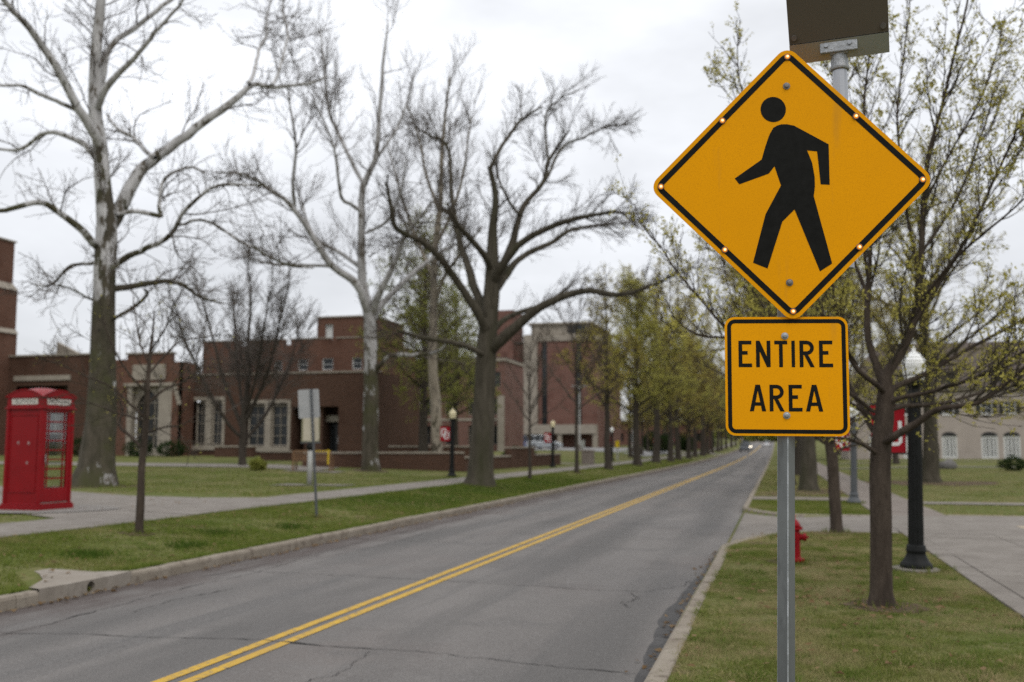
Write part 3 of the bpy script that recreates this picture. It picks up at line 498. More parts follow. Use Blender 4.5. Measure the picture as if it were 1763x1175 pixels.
# ------------------------------------------------------------------ trees
LIMBS={
 'sycamore':((-21.78,28.49),[
  [(0.00,0.00,0.00,0.870),(0.04,0.01,0.42,0.657),(0.11,0.03,1.33,0.531),(0.13,0.03,2.67,0.464),(0.10,0.03,3.84,0.415),(0.01,0.00,5.40,0.396),(-0.02,-0.00,6.58,0.357),(-0.01,-0.00,8.36,0.348),(-0.01,-0.00,9.07,0.319),(-0.08,-0.02,9.59,0.290),(-0.29,-0.08,11.35,0.251),(-0.55,-0.14,12.82,0.213),(-0.56,-0.15,14.49,0.193),(-0.50,-0.13,16.77,0.164),(-0.53,-0.14,19.31,0.116),(-0.78,-0.21,21.46,0.058)],
  [(0.03,0.01,8.56,0.232),(0.14,0.44,9.34,0.235),(0.42,0.92,10.69,0.218),(0.70,1.39,11.49,0.190),(1.74,2.07,12.65,0.162),(2.80,2.75,13.84,0.133),(3.48,3.34,14.75,0.093),(4.07,3.90,14.81,0.073),(5.06,4.56,15.02,0.059),(5.54,5.09,15.40,0.038)],
  [(-0.19,-0.05,11.19,0.174),(-0.21,-0.57,11.86,0.171),(-0.48,-1.16,12.67,0.150),(-0.90,-1.79,14.02,0.129),(-1.31,-2.42,14.97,0.109),(-1.75,-3.05,15.61,0.089),(-1.97,-3.63,16.33,0.053)],
  [(-0.50,-0.13,12.61,0.116),(-0.77,0.31,13.51,0.118),(-0.84,0.81,15.51,0.109),(-0.33,1.46,16.48,0.091),(0.64,2.24,17.70,0.072),(1.06,2.87,18.84,0.042)],
  [(-0.45,-0.12,12.82,0.116),(0.03,-0.42,13.33,0.124),(0.88,-0.63,13.94,0.094),(1.65,-0.86,14.34,0.078),(2.52,-1.06,15.10,0.062),(3.39,-1.26,15.70,0.043),(4.05,-1.51,16.58,0.021)],
  [(-0.21,-0.06,8.07,0.135),(-0.11,-0.55,8.18,0.133),(-0.51,-1.17,8.81,0.112),(-1.08,-1.84,9.27,0.092),(-1.98,-2.59,8.88,0.073),(-2.66,-3.29,8.95,0.036)],
  [(-0.25,-0.07,10.88,0.106),(-1.03,0.07,11.70,0.098),(-2.02,0.15,12.24,0.083),(-2.91,0.26,12.34,0.072),(-3.88,0.35,11.88,0.060),(-4.89,0.43,11.98,0.051),(-5.95,0.49,11.95,0.020)],
  [(-0.98,-0.26,12.72,0.087),(-0.79,-0.93,12.68,0.076),(-1.23,-1.77,12.87,0.065),(-1.52,-2.57,12.92,0.051),(-1.57,-3.31,12.64,0.039),(-1.73,-4.08,12.53,0.017)],
  [(-0.15,-0.04,7.61,0.066),(-0.67,0.21,7.60,0.059),(-1.65,0.34,7.55,0.051),(-2.52,0.49,7.00,0.044),(-3.49,0.63,7.12,0.024)],
  [(-0.09,-0.02,6.18,0.043),(-0.18,-0.57,6.30,0.038),(-0.44,-1.15,6.55,0.032),(-0.61,-1.71,6.57,0.022)],
  [(0.08,0.02,7.37,0.116),(0.69,-0.26,7.51,0.114),(1.66,-0.45,7.79,0.094),(2.89,-0.56,8.23,0.078),(3.52,-0.84,8.86,0.066),(4.61,-0.99,9.58,0.051),(5.99,-1.07,9.56,0.029),(6.74,-1.32,9.41,0.016)],
  [(2.42,0.64,8.86,0.050),(3.75,0.06,8.84,0.045),(5.36,-0.44,7.91,0.040),(7.17,-0.89,7.02,0.032),(8.45,-1.48,6.72,0.017)],
  [(0.04,0.01,6.62,0.116),(0.07,0.54,6.74,0.118),(0.85,1.26,7.00,0.100),(1.51,1.95,7.12,0.081),(2.04,2.61,6.68,0.051),(2.47,3.24,6.55,0.029)],
  [(0.16,0.04,5.59,0.066),(0.67,-0.13,5.65,0.061),(1.46,-0.23,5.98,0.057),(1.98,-0.41,6.30,0.053),(2.10,-0.68,6.46,0.034)],
  [(0.31,0.08,9.21,0.077),(0.47,0.42,9.39,0.078),(0.71,0.78,9.50,0.079),(1.28,1.23,9.37,0.079),(1.04,1.46,9.77,0.068),(1.05,1.76,10.87,0.060),(1.69,2.22,11.35,0.047),(2.08,2.62,11.20,0.029)],
  [(1.54,0.41,11.19,0.077),(0.84,1.00,11.57,0.079),(-0.19,1.50,12.40,0.071),(-1.24,2.00,12.99,0.062),(-2.10,2.55,13.72,0.042)],
  [(4.57,1.21,13.77,0.070),(4.32,2.01,14.59,0.065),(4.03,2.81,15.68,0.061),(3.84,3.62,16.54,0.052),(3.44,4.39,17.64,0.043),(3.16,5.18,19.20,0.022)],
  [(5.34,1.42,13.75,0.050),(5.22,2.21,15.00,0.047),(4.95,2.97,16.19,0.041),(4.42,3.65,17.43,0.033),(4.09,4.40,18.72,0.021)]]),
 'sycamore_b':((-18.59,44.21),[
  [(0.00,0.00,0.00,0.499),(-0.01,-0.00,0.60,0.402),(-0.04,-0.01,3.07,0.360),(-0.08,-0.02,5.30,0.333),(-0.13,-0.04,7.46,0.305),(-0.39,-0.10,8.39,0.236),(-0.54,-0.14,9.21,0.208),(-0.58,-0.15,11.92,0.175),(-0.53,-0.14,14.00,0.150),(-0.02,-0.01,15.10,0.133),(0.14,0.04,17.48,0.105),(0.29,0.08,20.29,0.072),(0.46,0.12,22.08,0.033)],
  [(-0.53,-0.14,13.83,0.100),(-1.28,0.28,15.02,0.101),(-2.12,0.68,16.44,0.091),(-3.09,1.04,18.25,0.075),(-3.69,1.50,21.25,0.058),(-4.23,1.98,23.08,0.029)],
  [(-0.16,-0.04,7.40,0.236),(-0.34,-0.48,8.11,0.220),(-0.66,-0.95,8.94,0.191),(-1.66,-1.60,9.80,0.162),(-2.29,-2.16,11.06,0.142),(-3.01,-2.74,12.30,0.114),(-3.74,-3.32,12.98,0.090),(-4.79,-3.99,13.68,0.065),(-5.70,-4.62,13.71,0.031)],
  [(-3.79,-1.00,12.61,0.089),(-3.58,-1.71,13.92,0.082),(-3.09,-2.34,15.61,0.064),(-3.25,-3.14,18.05,0.034)],
  [(-1.77,-0.47,9.75,0.089),(-2.39,0.19,10.04,0.085),(-5.41,0.22,10.30,0.066),(-7.44,0.51,10.90,0.035)],
  [(-0.46,-0.12,9.52,0.116),(-1.13,0.48,10.09,0.113),(-2.29,0.95,10.87,0.097),(-3.85,1.31,11.86,0.081),(-4.86,1.82,13.70,0.044)],
  [(-0.11,-0.03,7.40,0.208),(0.26,-0.43,8.17,0.192),(1.17,-0.68,9.58,0.136),(1.84,-1.00,10.82,0.107),(2.52,-1.32,11.49,0.080),(3.67,-1.51,12.69,0.039)],
  [(-0.05,-0.01,7.26,0.180),(-0.10,0.80,7.96,0.169),(0.50,1.79,9.19,0.143),(1.82,2.97,10.75,0.093),(2.94,4.09,11.76,0.041)],
  [(-0.56,-0.15,12.53,0.094),(-0.89,-0.86,12.81,0.088),(-1.05,-1.52,13.00,0.081),(-1.03,-2.14,14.19,0.067),(-1.22,-2.81,15.68,0.042),(-1.66,-3.54,17.14,0.023)],
  [(0.07,0.02,4.74,0.116),(0.51,-0.28,5.15,0.115),(1.16,-0.52,5.50,0.109),(2.33,-0.62,5.46,0.095),(3.56,-0.71,5.62,0.070),(4.08,-0.99,6.03,0.040)],
  [(0.06,0.01,15.28,0.072),(0.62,0.85,16.66,0.062),(0.92,1.62,18.39,0.046),(1.09,2.36,20.47,0.023)],
  [(-0.44,-0.12,11.52,0.072),(0.76,-0.49,11.94,0.066),(1.66,-0.94,13.19,0.048),(2.15,-1.50,14.69,0.024)]]),
 'sycamore_c':((-16.77,48.32),[
  [(0.00,0.00,0.00,0.357),(-0.00,-0.00,0.62,0.298),(-0.08,-0.02,3.27,0.268),(-0.24,-0.06,5.06,0.238),(-0.20,-0.05,7.46,0.208),(-0.17,-0.05,11.11,0.164),(0.04,0.01,13.88,0.134),(0.16,0.04,17.00,0.095),(0.52,0.14,20.80,0.036)],
  [(-0.19,-0.05,9.89,0.104),(-1.09,0.36,11.54,0.090),(-2.08,0.74,13.56,0.076),(-2.94,1.16,15.96,0.049),(-3.66,1.62,18.10,0.025)],
  [(-0.09,-0.02,11.73,0.095),(0.93,-0.44,13.41,0.082),(1.70,-0.93,15.37,0.058),(2.23,-1.48,17.90,0.029)],
  [(-0.15,-0.04,8.67,0.089),(0.71,-0.67,10.05,0.076),(1.82,-1.24,11.09,0.058),(2.90,-1.82,12.09,0.028)],
  [(0.01,0.00,13.58,0.083),(-0.79,0.31,15.58,0.069),(-1.37,0.67,17.63,0.052),(-2.23,0.96,19.74,0.025)]]),
 'oak':((-10.33,34.45),[
  [(0.00,0.00,0.00,0.650),(0.02,0.01,0.37,0.514),(0.04,0.01,1.03,0.440),(0.13,0.04,2.90,0.399),(0.19,0.05,4.59,0.367),(0.25,0.07,5.52,0.357),(0.39,0.10,7.14,0.294),(0.42,0.11,8.65,0.220),(0.44,0.12,9.60,0.157),(0.54,0.14,10.65,0.115),(0.31,0.08,11.79,0.088)],
  [(0.34,0.09,11.66,0.076),(0.48,0.77,12.51,0.073),(0.76,1.50,13.43,0.065),(1.02,2.21,14.21,0.057),(1.63,3.02,14.95,0.036)],
  [(0.25,0.07,5.43,0.210),(0.17,-0.34,5.96,0.191),(-0.25,-0.84,6.81,0.150),(-0.72,-1.35,7.69,0.132),(-0.98,-1.81,8.18,0.121),(-1.40,-2.31,8.60,0.103),(-2.11,-2.89,8.95,0.090),(-2.17,-3.29,9.59,0.074),(-2.21,-3.69,10.36,0.042)],
  [(0.31,0.08,6.18,0.178),(-0.23,0.46,7.11,0.170),(-0.63,0.87,8.07,0.151),(-1.04,1.28,8.86,0.131),(-1.61,1.64,10.37,0.106),(-2.19,2.01,10.77,0.090)],
  [(-0.86,-0.23,9.51,0.084),(-1.31,0.43,11.04,0.077),(-1.67,1.11,12.89,0.057),(-2.60,1.64,13.63,0.045),(-3.44,2.19,14.30,0.027)],
  [(0.39,0.10,7.78,0.134),(0.35,-0.48,8.26,0.124),(0.01,-1.14,8.80,0.106),(-0.27,-1.78,9.23,0.084),(-0.49,-2.41,9.84,0.030)],
  [(0.15,0.04,4.75,0.115),(0.07,-0.50,4.85,0.103),(-0.44,-1.15,5.10,0.094),(-1.40,-1.92,5.25,0.076),(-2.16,-2.64,5.43,0.036)],
  [(0.45,0.12,7.25,0.199),(0.51,0.52,7.80,0.191),(0.89,1.00,8.92,0.150),(1.31,1.49,10.59,0.108),(1.94,2.03,11.57,0.087),(2.08,2.45,12.55,0.071),(2.73,3.00,13.87,0.040)],
  [(2.33,0.62,11.30,0.055),(2.72,1.50,12.70,0.047),(3.41,2.46,13.39,0.039),(4.01,3.39,14.01,0.031),(4.95,4.42,14.37,0.016)],
  [(2.45,0.65,11.92,0.046),(2.26,1.01,12.93,0.042),(2.20,1.41,14.08,0.034),(2.61,1.93,14.79,0.026),(3.08,2.47,15.24,0.015)],
  [(0.47,0.12,7.35,0.178),(0.81,-0.23,7.88,0.166),(1.79,-0.42,8.81,0.127),(3.03,-0.54,9.31,0.101),(4.24,-0.67,9.50,0.076),(5.14,-0.88,9.52,0.051),(5.97,-1.11,9.38,0.025)],
  [(0.51,0.14,7.14,0.157),(0.61,0.89,7.77,0.150),(1.04,1.73,8.63,0.118),(2.11,2.73,9.43,0.093),(2.81,3.64,10.12,0.068),(4.26,4.75,10.42,0.028)],
  [(0.31,0.08,4.90,0.231),(0.69,-0.10,5.17,0.212),(1.33,-0.22,5.66,0.192),(1.97,-0.33,6.11,0.170),(2.80,-0.40,6.57,0.142),(3.98,-0.37,6.92,0.113),(5.24,-0.32,6.74,0.086),(6.30,-0.32,7.02,0.060),(7.16,-0.38,7.42,0.032)],
  [(0.37,0.10,5.54,0.109),(0.44,0.79,5.89,0.107),(0.75,1.54,6.39,0.098),(1.83,2.50,6.95,0.066),(2.72,3.41,7.78,0.036)],
  [(1.39,0.37,9.95,0.063),(0.98,0.67,10.48,0.055),(0.45,0.95,11.48,0.043),(0.13,1.28,12.73,0.026)]]),
 'budding':((0.98,10.96),[
  [(0.00,0.00,0.00,0.163),(0.00,0.00,0.10,0.127),(0.00,0.00,0.28,0.112),(0.02,0.00,0.86,0.106),(0.03,0.01,1.45,0.103),(0.07,0.02,1.87,0.100),(0.11,0.03,2.11,0.094),(0.11,0.03,2.32,0.081),(0.12,0.03,2.44,0.060),(0.24,0.06,2.59,0.049),(0.39,0.10,2.91,0.043),(0.48,0.13,3.31,0.037),(0.55,0.15,3.89,0.030),(0.62,0.16,4.64,0.024),(0.83,0.22,5.36,0.018),(1.04,0.28,6.14,0.013),(1.13,0.30,6.45,0.011),(1.20,0.32,6.98,0.006)],
  [(0.10,0.03,2.35,0.054),(0.06,0.09,2.52,0.043),(-0.02,0.15,2.81,0.037),(0.00,0.23,3.34,0.031),(0.04,0.32,3.76,0.024),(0.10,0.41,4.62,0.019),(0.07,0.49,5.44,0.014),(0.18,0.59,6.28,0.010),(0.25,0.69,7.15,0.005)],
  [(0.37,0.10,2.87,0.028),(0.64,-0.02,3.31,0.023),(0.93,-0.13,3.79,0.017),(1.20,-0.24,4.37,0.014),(1.49,-0.35,5.03,0.009),(1.62,-0.50,5.55,0.004)],
  [(0.13,0.03,2.24,0.031),(0.26,0.17,2.33,0.030),(0.51,0.34,2.45,0.026),(1.16,0.62,2.82,0.019),(1.65,0.85,3.08,0.015),(2.23,1.11,3.41,0.008)],
  [(0.10,0.03,2.11,0.027),(0.25,-0.10,2.19,0.025),(0.57,-0.18,2.26,0.020),(1.06,-0.22,2.43,0.015),(1.38,-0.30,2.63,0.012),(1.77,-0.36,2.86,0.006)],
  [(0.07,0.02,1.74,0.045),(0.13,-0.15,1.77,0.041),(0.37,-0.28,1.92,0.036),(0.57,-0.42,2.06,0.030),(0.93,-0.51,2.13,0.022),(1.31,-0.60,2.44,0.016),(1.74,-0.68,2.77,0.008)],
  [(0.09,0.02,2.05,0.027),(0.36,0.35,2.12,0.025),(0.75,0.72,2.15,0.020),(1.24,1.10,2.29,0.016),(1.75,1.50,2.49,0.009)],
  [(0.04,0.01,1.78,0.030),(-0.02,0.15,1.89,0.029),(-0.11,0.28,2.14,0.026),(-0.21,0.41,2.39,0.023),(-0.38,0.52,2.90,0.018),(-0.54,0.63,3.59,0.013),(-0.64,0.76,4.22,0.007)],
  [(0.10,0.03,2.22,0.030),(0.05,-0.12,2.31,0.030),(-0.18,-0.31,2.49,0.025),(-0.32,-0.48,2.86,0.020),(-0.39,-0.64,3.22,0.016),(-0.44,-0.78,3.75,0.011),(-0.39,-0.90,4.60,0.007),(-0.32,-1.02,5.32,0.004)],
  [(0.03,0.01,1.60,0.027),(-0.05,-0.12,1.66,0.024),(-0.20,-0.26,1.74,0.021),(-0.32,-0.39,1.77,0.018),(-0.63,-0.58,1.83,0.012),(-0.96,-0.77,2.03,0.006)],
  [(0.06,0.01,1.93,0.028),(-0.19,0.03,2.11,0.024),(-0.60,0.01,2.33,0.021),(-0.89,0.01,2.52,0.019),(-1.47,-0.06,2.96,0.016),(-1.73,-0.04,3.27,0.013),(-1.96,-0.02,3.54,0.011),(-2.09,0.02,3.74,0.010),(-2.23,0.07,3.99,0.008),(-2.41,0.11,4.21,0.006),(-2.48,0.17,4.43,0.004)],
  [(0.00,0.00,2.05,0.022),(-0.49,-0.23,2.40,0.018),(-1.00,-0.47,2.64,0.014),(-1.45,-0.69,2.79,0.012),(-1.62,-0.84,2.79,0.010),(-1.78,-0.99,2.84,0.008),(-1.95,-1.14,2.98,0.005)],
  [(-0.02,-0.01,3.21,0.022),(-0.24,0.12,3.93,0.018),(-0.64,0.21,4.68,0.015),(-1.06,0.29,5.24,0.011),(-1.25,0.43,5.75,0.008),(-1.29,0.61,6.24,0.006),(-1.28,0.80,6.74,0.004)],
  [(-0.01,-0.00,3.45,0.018),(-0.14,-0.25,4.15,0.014),(-0.27,-0.49,5.02,0.010),(-0.20,-0.67,5.80,0.007),(-0.17,-0.87,6.26,0.004)],
  [(0.50,0.13,3.45,0.019),(0.44,0.35,4.26,0.016),(0.41,0.58,5.31,0.012),(0.58,0.85,6.35,0.008),(0.71,1.12,7.15,0.005)],
  [(0.59,0.16,4.26,0.016),(0.97,0.57,4.93,0.012),(1.44,1.00,5.83,0.009),(1.74,1.39,6.73,0.005)],
  [(0.43,0.12,3.08,0.018),(0.80,-0.13,3.58,0.015),(1.20,-0.37,3.92,0.011),(1.58,-0.62,4.24,0.005)],
  [(0.53,0.14,3.70,0.018),(1.02,0.69,4.43,0.015),(1.39,1.20,5.29,0.011),(1.71,1.70,6.14,0.006)],
  [(-0.41,-0.11,2.83,0.013),(-0.98,0.05,3.44,0.011),(-1.35,0.26,3.89,0.009),(-1.64,0.50,4.22,0.006),(-1.82,0.76,4.50,0.004)]]),
 'bare_vase':((-25.47,44.34),[
  [(0.00,0.00,0.00,0.231),(-0.01,-0.00,0.40,0.187),(-0.01,-0.00,1.54,0.173),(-0.01,-0.00,2.54,0.158),(0.07,0.02,3.55,0.130),(0.21,0.05,4.70,0.101),(0.10,0.03,6.44,0.075),(0.17,0.04,8.20,0.046),(0.07,0.02,9.67,0.023)],
  [(-0.02,-0.01,1.82,0.115),(-0.65,0.24,2.99,0.099),(-1.38,0.46,4.17,0.082),(-2.10,0.68,5.98,0.065),(-2.87,0.89,7.83,0.045),(-3.58,1.12,9.41,0.024)],
  [(0.00,0.00,1.97,0.115),(0.72,-0.22,3.24,0.097),(1.39,-0.46,4.36,0.079),(2.01,-0.71,6.03,0.059),(2.57,-0.97,7.68,0.036),(3.00,-1.27,9.04,0.019)],
  [(-0.01,-0.00,1.39,0.098),(-0.43,-0.63,2.10,0.086),(-0.88,-1.27,3.21,0.073),(-1.47,-1.94,4.87,0.056),(-1.92,-2.58,6.50,0.036),(-2.08,-3.14,7.84,0.019)],
  [(0.02,0.01,1.25,0.092),(0.38,0.75,2.12,0.082),(0.75,1.49,3.31,0.071),(1.26,2.27,5.44,0.051),(1.37,2.95,7.33,0.024)],
  [(-0.01,-0.00,2.40,0.086),(-0.80,0.82,4.19,0.076),(-1.59,1.65,6.36,0.060),(-2.33,2.49,8.95,0.028)],
  [(0.01,0.00,2.54,0.086),(1.00,-0.77,4.34,0.073),(1.78,-1.60,6.22,0.055),(2.56,-2.42,8.32,0.024)]]),
 'young':((-10.15,14.42),[
  [(0.00,0.00,0.00,0.087),(0.00,0.00,0.16,0.069),(0.01,0.00,0.58,0.064),(0.01,0.00,1.15,0.058),(0.04,0.01,1.72,0.052),(0.05,0.01,2.20,0.046),(0.05,0.01,2.59,0.039),(0.07,0.02,2.98,0.029),(0.10,0.03,3.37,0.019),(0.12,0.03,3.76,0.010)],
  [(0.02,0.01,1.44,0.031),(-0.25,0.04,1.68,0.027),(-0.48,0.08,1.82,0.025),(-0.57,0.16,1.97,0.022),(-0.58,0.26,2.12,0.018),(-0.77,0.31,2.43,0.010)],
  [(0.04,0.01,1.96,0.025),(-0.13,-0.16,2.20,0.019),(-0.38,-0.36,2.48,0.013),(-0.95,-0.64,2.75,0.008),(-1.29,-0.86,3.03,0.005)],
  [(0.04,0.01,2.20,0.023),(0.23,0.27,2.46,0.020),(0.44,0.53,2.62,0.015),(0.72,0.81,3.03,0.008)],
  [(0.05,0.01,2.40,0.021),(-0.10,-0.23,2.67,0.017),(-0.22,-0.47,3.04,0.012),(-0.34,-0.71,3.58,0.006)],
  [(0.06,0.01,2.69,0.019),(0.29,0.22,3.09,0.016),(0.49,0.41,3.30,0.012),(0.99,0.68,3.40,0.007)],
  [(0.03,0.01,1.72,0.019),(0.38,-0.00,1.82,0.015),(0.76,-0.01,1.86,0.011),(1.13,-0.01,2.10,0.006)],
  [(0.06,0.02,2.88,0.017),(-0.23,0.15,3.29,0.014),(-0.45,0.29,3.82,0.008),(-0.63,0.45,4.25,0.004)],
  [(0.08,0.02,3.08,0.017),(0.46,-0.14,3.44,0.012),(0.73,-0.32,3.88,0.007)],
  [(0.04,0.01,1.92,0.017),(-0.54,0.03,2.07,0.014),(-1.03,0.07,2.22,0.010),(-1.53,0.11,2.23,0.005)]]),}
def unit(a): return a/np.maximum(1e-9,np.linalg.norm(a,axis=-1,keepdims=True))
def resample(pts,K,wob,r):
    p=np.array(pts,float); n=len(p); s=np.r_[0,np.cumsum(np.linalg.norm(np.diff(p[:,:3],axis=0),axis=1))]; t=np.linspace(0,s[-1],K)
    # Catmull-Rom through the points
    out=np.empty((K,4)); idx=np.clip(np.searchsorted(s,t,side='right')-1,0,n-2)
    for k in range(K):
        i=idx[k]; u=(t[k]-s[i])/max(1e-9,s[i+1]-s[i]); p0=p[max(0,i-1)];p1=p[i];p2=p[i+1];p3=p[min(n-1,i+2)]
        out[k]=.5*((2*p1)+(-p0+p2)*u+(2*p0-5*p1+4*p2-p3)*u*u+(-p0+3*p1-3*p2+p3)*u**3)
    lo=np.interp(t,s,p[:,3]); out[:,3]=np.clip(out[:,3],lo*.8,lo*1.15)
    w=np.cumsum(r.normal(0,1,(K,3)),0); w-=np.linspace(0,1,K)[:,None]*w[-1]; out[1:,:3]+=(w*wob*(s[-1]/K))[1:]
    return out
def tubes(P,R,S,lump=0,r=None):       # P (N,K,3) R (N,K) -> V,Q
    Nn,K=R.shape; T=unit(np.gradient(P,axis=1)); ref=np.where(np.abs(T[:,:1,2:3])>.85,np.array([1.,0,0]),np.array([0,0,1.])); ref=np.broadcast_to(ref,T.shape)
    u=unit(np.cross(T,ref)); v=np.cross(T,u); a=np.arange(S)*2*math.pi/S
    RR=R[:,:,None]*np.ones(S)
    if lump:
        ph=r.uniform(0,6.28,(Nn,1,1)); kk=np.arange(K)[None,:,None]; RR=RR*(1+lump*np.sin(3*a+ph+kk*.13)+lump*.7*np.sin(5*a-ph*2+kk*.31)+lump*.6*np.sin(kk*.9+2*a))
    V=P[:,:,None,:]+RR[...,None]*(np.cos(a)[None,None,:,None]*u[:,:,None]+np.sin(a)[None,None,:,None]*v[:,:,None])
    base=(np.arange(Nn)[:,None,None]*K+np.arange(K-1)[None,:,None])*S; i=np.arange(S)[None,None]; j=(i+1)%S
    Q=np.stack([base+i,base+j,base+S+j,base+S+i],-1).reshape(-1,4); return V.reshape(-1,3),Q
def spawn(P,R,n,r,t0,ang,length,K,rr,rmax,rmin,trop,wob,lenpow=.6,flat=0,pw=1.,t1=1.):
    L=np.linalg.norm(np.diff(P,axis=1),axis=2).sum(1); i=r.choice(len(P),n,p=(L**pw)/np.sum(L**pw)); t=r.uniform(t0,t1,n)*(P.shape[1]-1.001); k=t.astype(int); f=(t-k)[:,None]
    p=P[i,k]*(1-f)+P[i,k+1]*f; d=unit(P[i,k+1]-P[i,k]); rad=R[i,k]*(1-f[:,0])+R[i,k+1]*f[:,0]
    q=r.normal(0,1,(n,3)); q[:,2]*=(1-flat); q=unit(q-d*np.sum(q*d,1)[:,None]); A=np.radians(r.normal(ang,12,n))[:,None]; dd=unit(d*np.cos(A)+q*np.sin(A))
    frac=t/(P.shape[1]-1); ln=length*r.uniform(.45,1.3,n)*(1.15-.65*frac)*np.clip((rad/rmax),.35,1.4)**lenpow
    out=np.empty((n,K,3)); out[:,0]=p; st=(ln/(K-1))[:,None]
    for j in range(1,K):
        dd=unit(dd+r.normal(0,wob,(n,3))+np.array([0,0,trop])); out[:,j]=out[:,j-1]+dd*st
    r0=np.clip(rad*rr,rmin*1.3,rmax); rad2=r0[:,None]*(1-np.linspace(0,1,K)*.8)[None]; return out,np.maximum(rad2,rmin)
def leaves(P,n,r,size,per,t0=.3,spread=.02,aspect=.55):
    i=r.integers(0,len(P),n); t=r.uniform(t0,1,n)*(P.shape[1]-1.001); k=t.astype(int); f=(t-k)[:,None]; c=P[i,k]*(1-f)+P[i,k+1]*f
    c=np.repeat(c,per,0)+r.normal(0,spread,(n*per,3)); m=len(c); u=unit(r.normal(0,1,(m,3))+np.array([0,0,.25])); w=unit(np.cross(u,r.normal(0,1,(m,3)))); s=(size*r.uniform(.5,1.4,m))[:,None]; nn=np.cross(u,w)
    V=np.stack([c,c+u*s*.5+w*s*aspect*.5+nn*s*.08,c+u*s,c+u*s*.5-w*s*aspect*.5+nn*s*.08],1).reshape(-1,3); return V,np.arange(4*m).reshape(-1,4)
def build_tree(root,limbs,levels,mb_,mt_,seed,wob=.05,leaf=None,S0=18,S1=9,lump=.05,mlimb=None):
    r=np.random.default_rng(seed); K=30; rs=[resample(l,K,wob if i else wob*.3,r) for i,l in enumerate(limbs)]
    V,Q=tubes(rs[0][None,:,:3],rs[0][None,:,3],S0,lump,r); link('trunk',np_mesh('trunk',V,Q),mb_,root,True)
    for l in rs[1:]:
        V,Q=tubes(l[None,:,:3],l[None,:,3],S1,.03,r); link('limb',np_mesh('limb',V,Q),mlimb or mb_,root,True)
    P=np.stack([l[:,:3] for l in rs]); R=np.stack([l[:,3] for l in rs]); P0=P.copy(); P0[0,:K//3]=P0[0,K//3]; src=[(P0,R)]
    AV=[];AQ=[];o=0; last=None
    for lv in levels:
        PP=np.concatenate([resK(s[0],10) for s in src]); RR=np.concatenate([resK(s[1][...,None],10)[...,0] for s in src])
        lv=dict(lv); S=lv.pop('S'); keep=lv.pop('keep',True)
        p,rad=spawn(PP,RR,r=r,**lv); V,Q=tubes(p,rad,S); AV.append(V);AQ.append(Q+o);o+=len(V); last=p
        src=[(p,rad)] if not keep else [s for s in src[-1:]]+[(p,rad)]
    link('crown',np_mesh('crown',np.concatenate(AV),np.concatenate(AQ)),mt_,root,True)
    if leaf:
        lm,n,size,per,spr=leaf; V,Q=leaves(last,n,r,size,per,spread=spr); f=link('foliage',np_mesh('foliage',V,Q),lm,root); f['kind']='stuff'
    return root
def resK(A,K):
    t=np.linspace(0,A.shape[1]-1.001,K); k=t.astype(int); f=(t-k)[None,:,None]; return A[:,k]*(1-f)+A[:,k+1]*f
def LV(n,length,ang,t0=.3,K=7,rr=.5,rmax=.05,rmin=.008,trop=.05,wob=.16,S=4,**k): return dict(n=n,length=length,ang=ang,t0=t0,K=K,rr=rr,rmax=rmax,rmin=rmin,trop=trop,wob=wob,S=S,**k)
def hero(key,name,label,levels,mb_,mt_,seed,**k):
    (x,y),L=LIMBS[key]; t=thing(name,label,'tree',(x,y,gz(x,y)-.08)); return build_tree(t,L,levels,mb_,mt_,seed,**k)
syc=hero('sycamore','sycamore_tree','huge leafless sycamore with mossy trunk and white limbs behind the red telephone box',
 [LV(130,2.4,48,.35,8,.42,.03,.012,.05,.24,5),LV(900,1.25,45,.2,6,.5,.015,.007,.09,.24,4),LV(4000,.62,42,.2,4,.6,.011,.0055,.08,.2,3)],MT['syc'],MT['pale_twig'],3,wob=.07,S0=24,lump=.045)
hero('sycamore_b','sycamore_tree','tall leafless sycamore with white upper limbs by the low brick wall',
 [LV(110,2.8,40,.35,8,.45,.03,.012,.12,.2,5),LV(900,1.6,38,.2,6,.5,.013,.007,.14,.2,4),LV(3800,.85,36,.2,4,.6,.009,.005,.1,.18,3)],MT['syc_b'],MT['pale_twig'],8,wob=.06)
hero('sycamore_c','sycamore_tree','slender pale barkless sycamore trunk beside the lamp with the banner',
 [LV(60,2.6,34,.35,8,.4,.024,.011,.16,.16,5),LV(420,1.9,32,.2,6,.5,.013,.007,.14,.14,4),LV(1900,.9,32,.2,4,.6,.009,.005,.1,.14,3)],MT['syc_c'],MT['grey_twig'],12,wob=.06)
hero('oak','oak_tree','thick grey trunked leafless pruned oak on the left verge',
 [LV(85,1.6,36,.6,8,.4,.024,.01,.03,.1,5),LV(950,1.15,32,.3,6,.5,.012,.0065,.03,.09,4),LV(6500,.62,30,.2,4,.6,.008,.0045,.02,.08,3)],MT['oak_bark'],MT['oak_twig'],21,wob=.05,S0=26,lump=.03)
bud=hero('budding','budding_tree','young tree with yellow green buds and forked brown trunk before the black lamp post',
 [LV(170,1.0,38,.15,8,.5,.014,.0042,.09,.12,5),LV(1500,.5,36,.2,6,.6,.007,.0026,.1,.13,4),LV(4300,.26,38,.2,4,.6,.004,.0018,.08,.14,3)],MT['young_bark'],MT['young_twig'],33,wob=.035,S0=22,lump=.025,leaf=(MT['bud'],7600,.036,3,.014))
hero('bare_vase','bare_tree','vase shaped bare tree with dense fine twigs before the brick windows',
 [LV(80,2.2,30,.2,8,.5,.02,.01,.1,.12,5),LV(1100,1.4,30,.2,6,.55,.016,.008,.08,.12,4),LV(5200,.8,30,.2,4,.6,.01,.006,.04,.13,3)],MT['row_bark'],MT['grey_twig'],41)
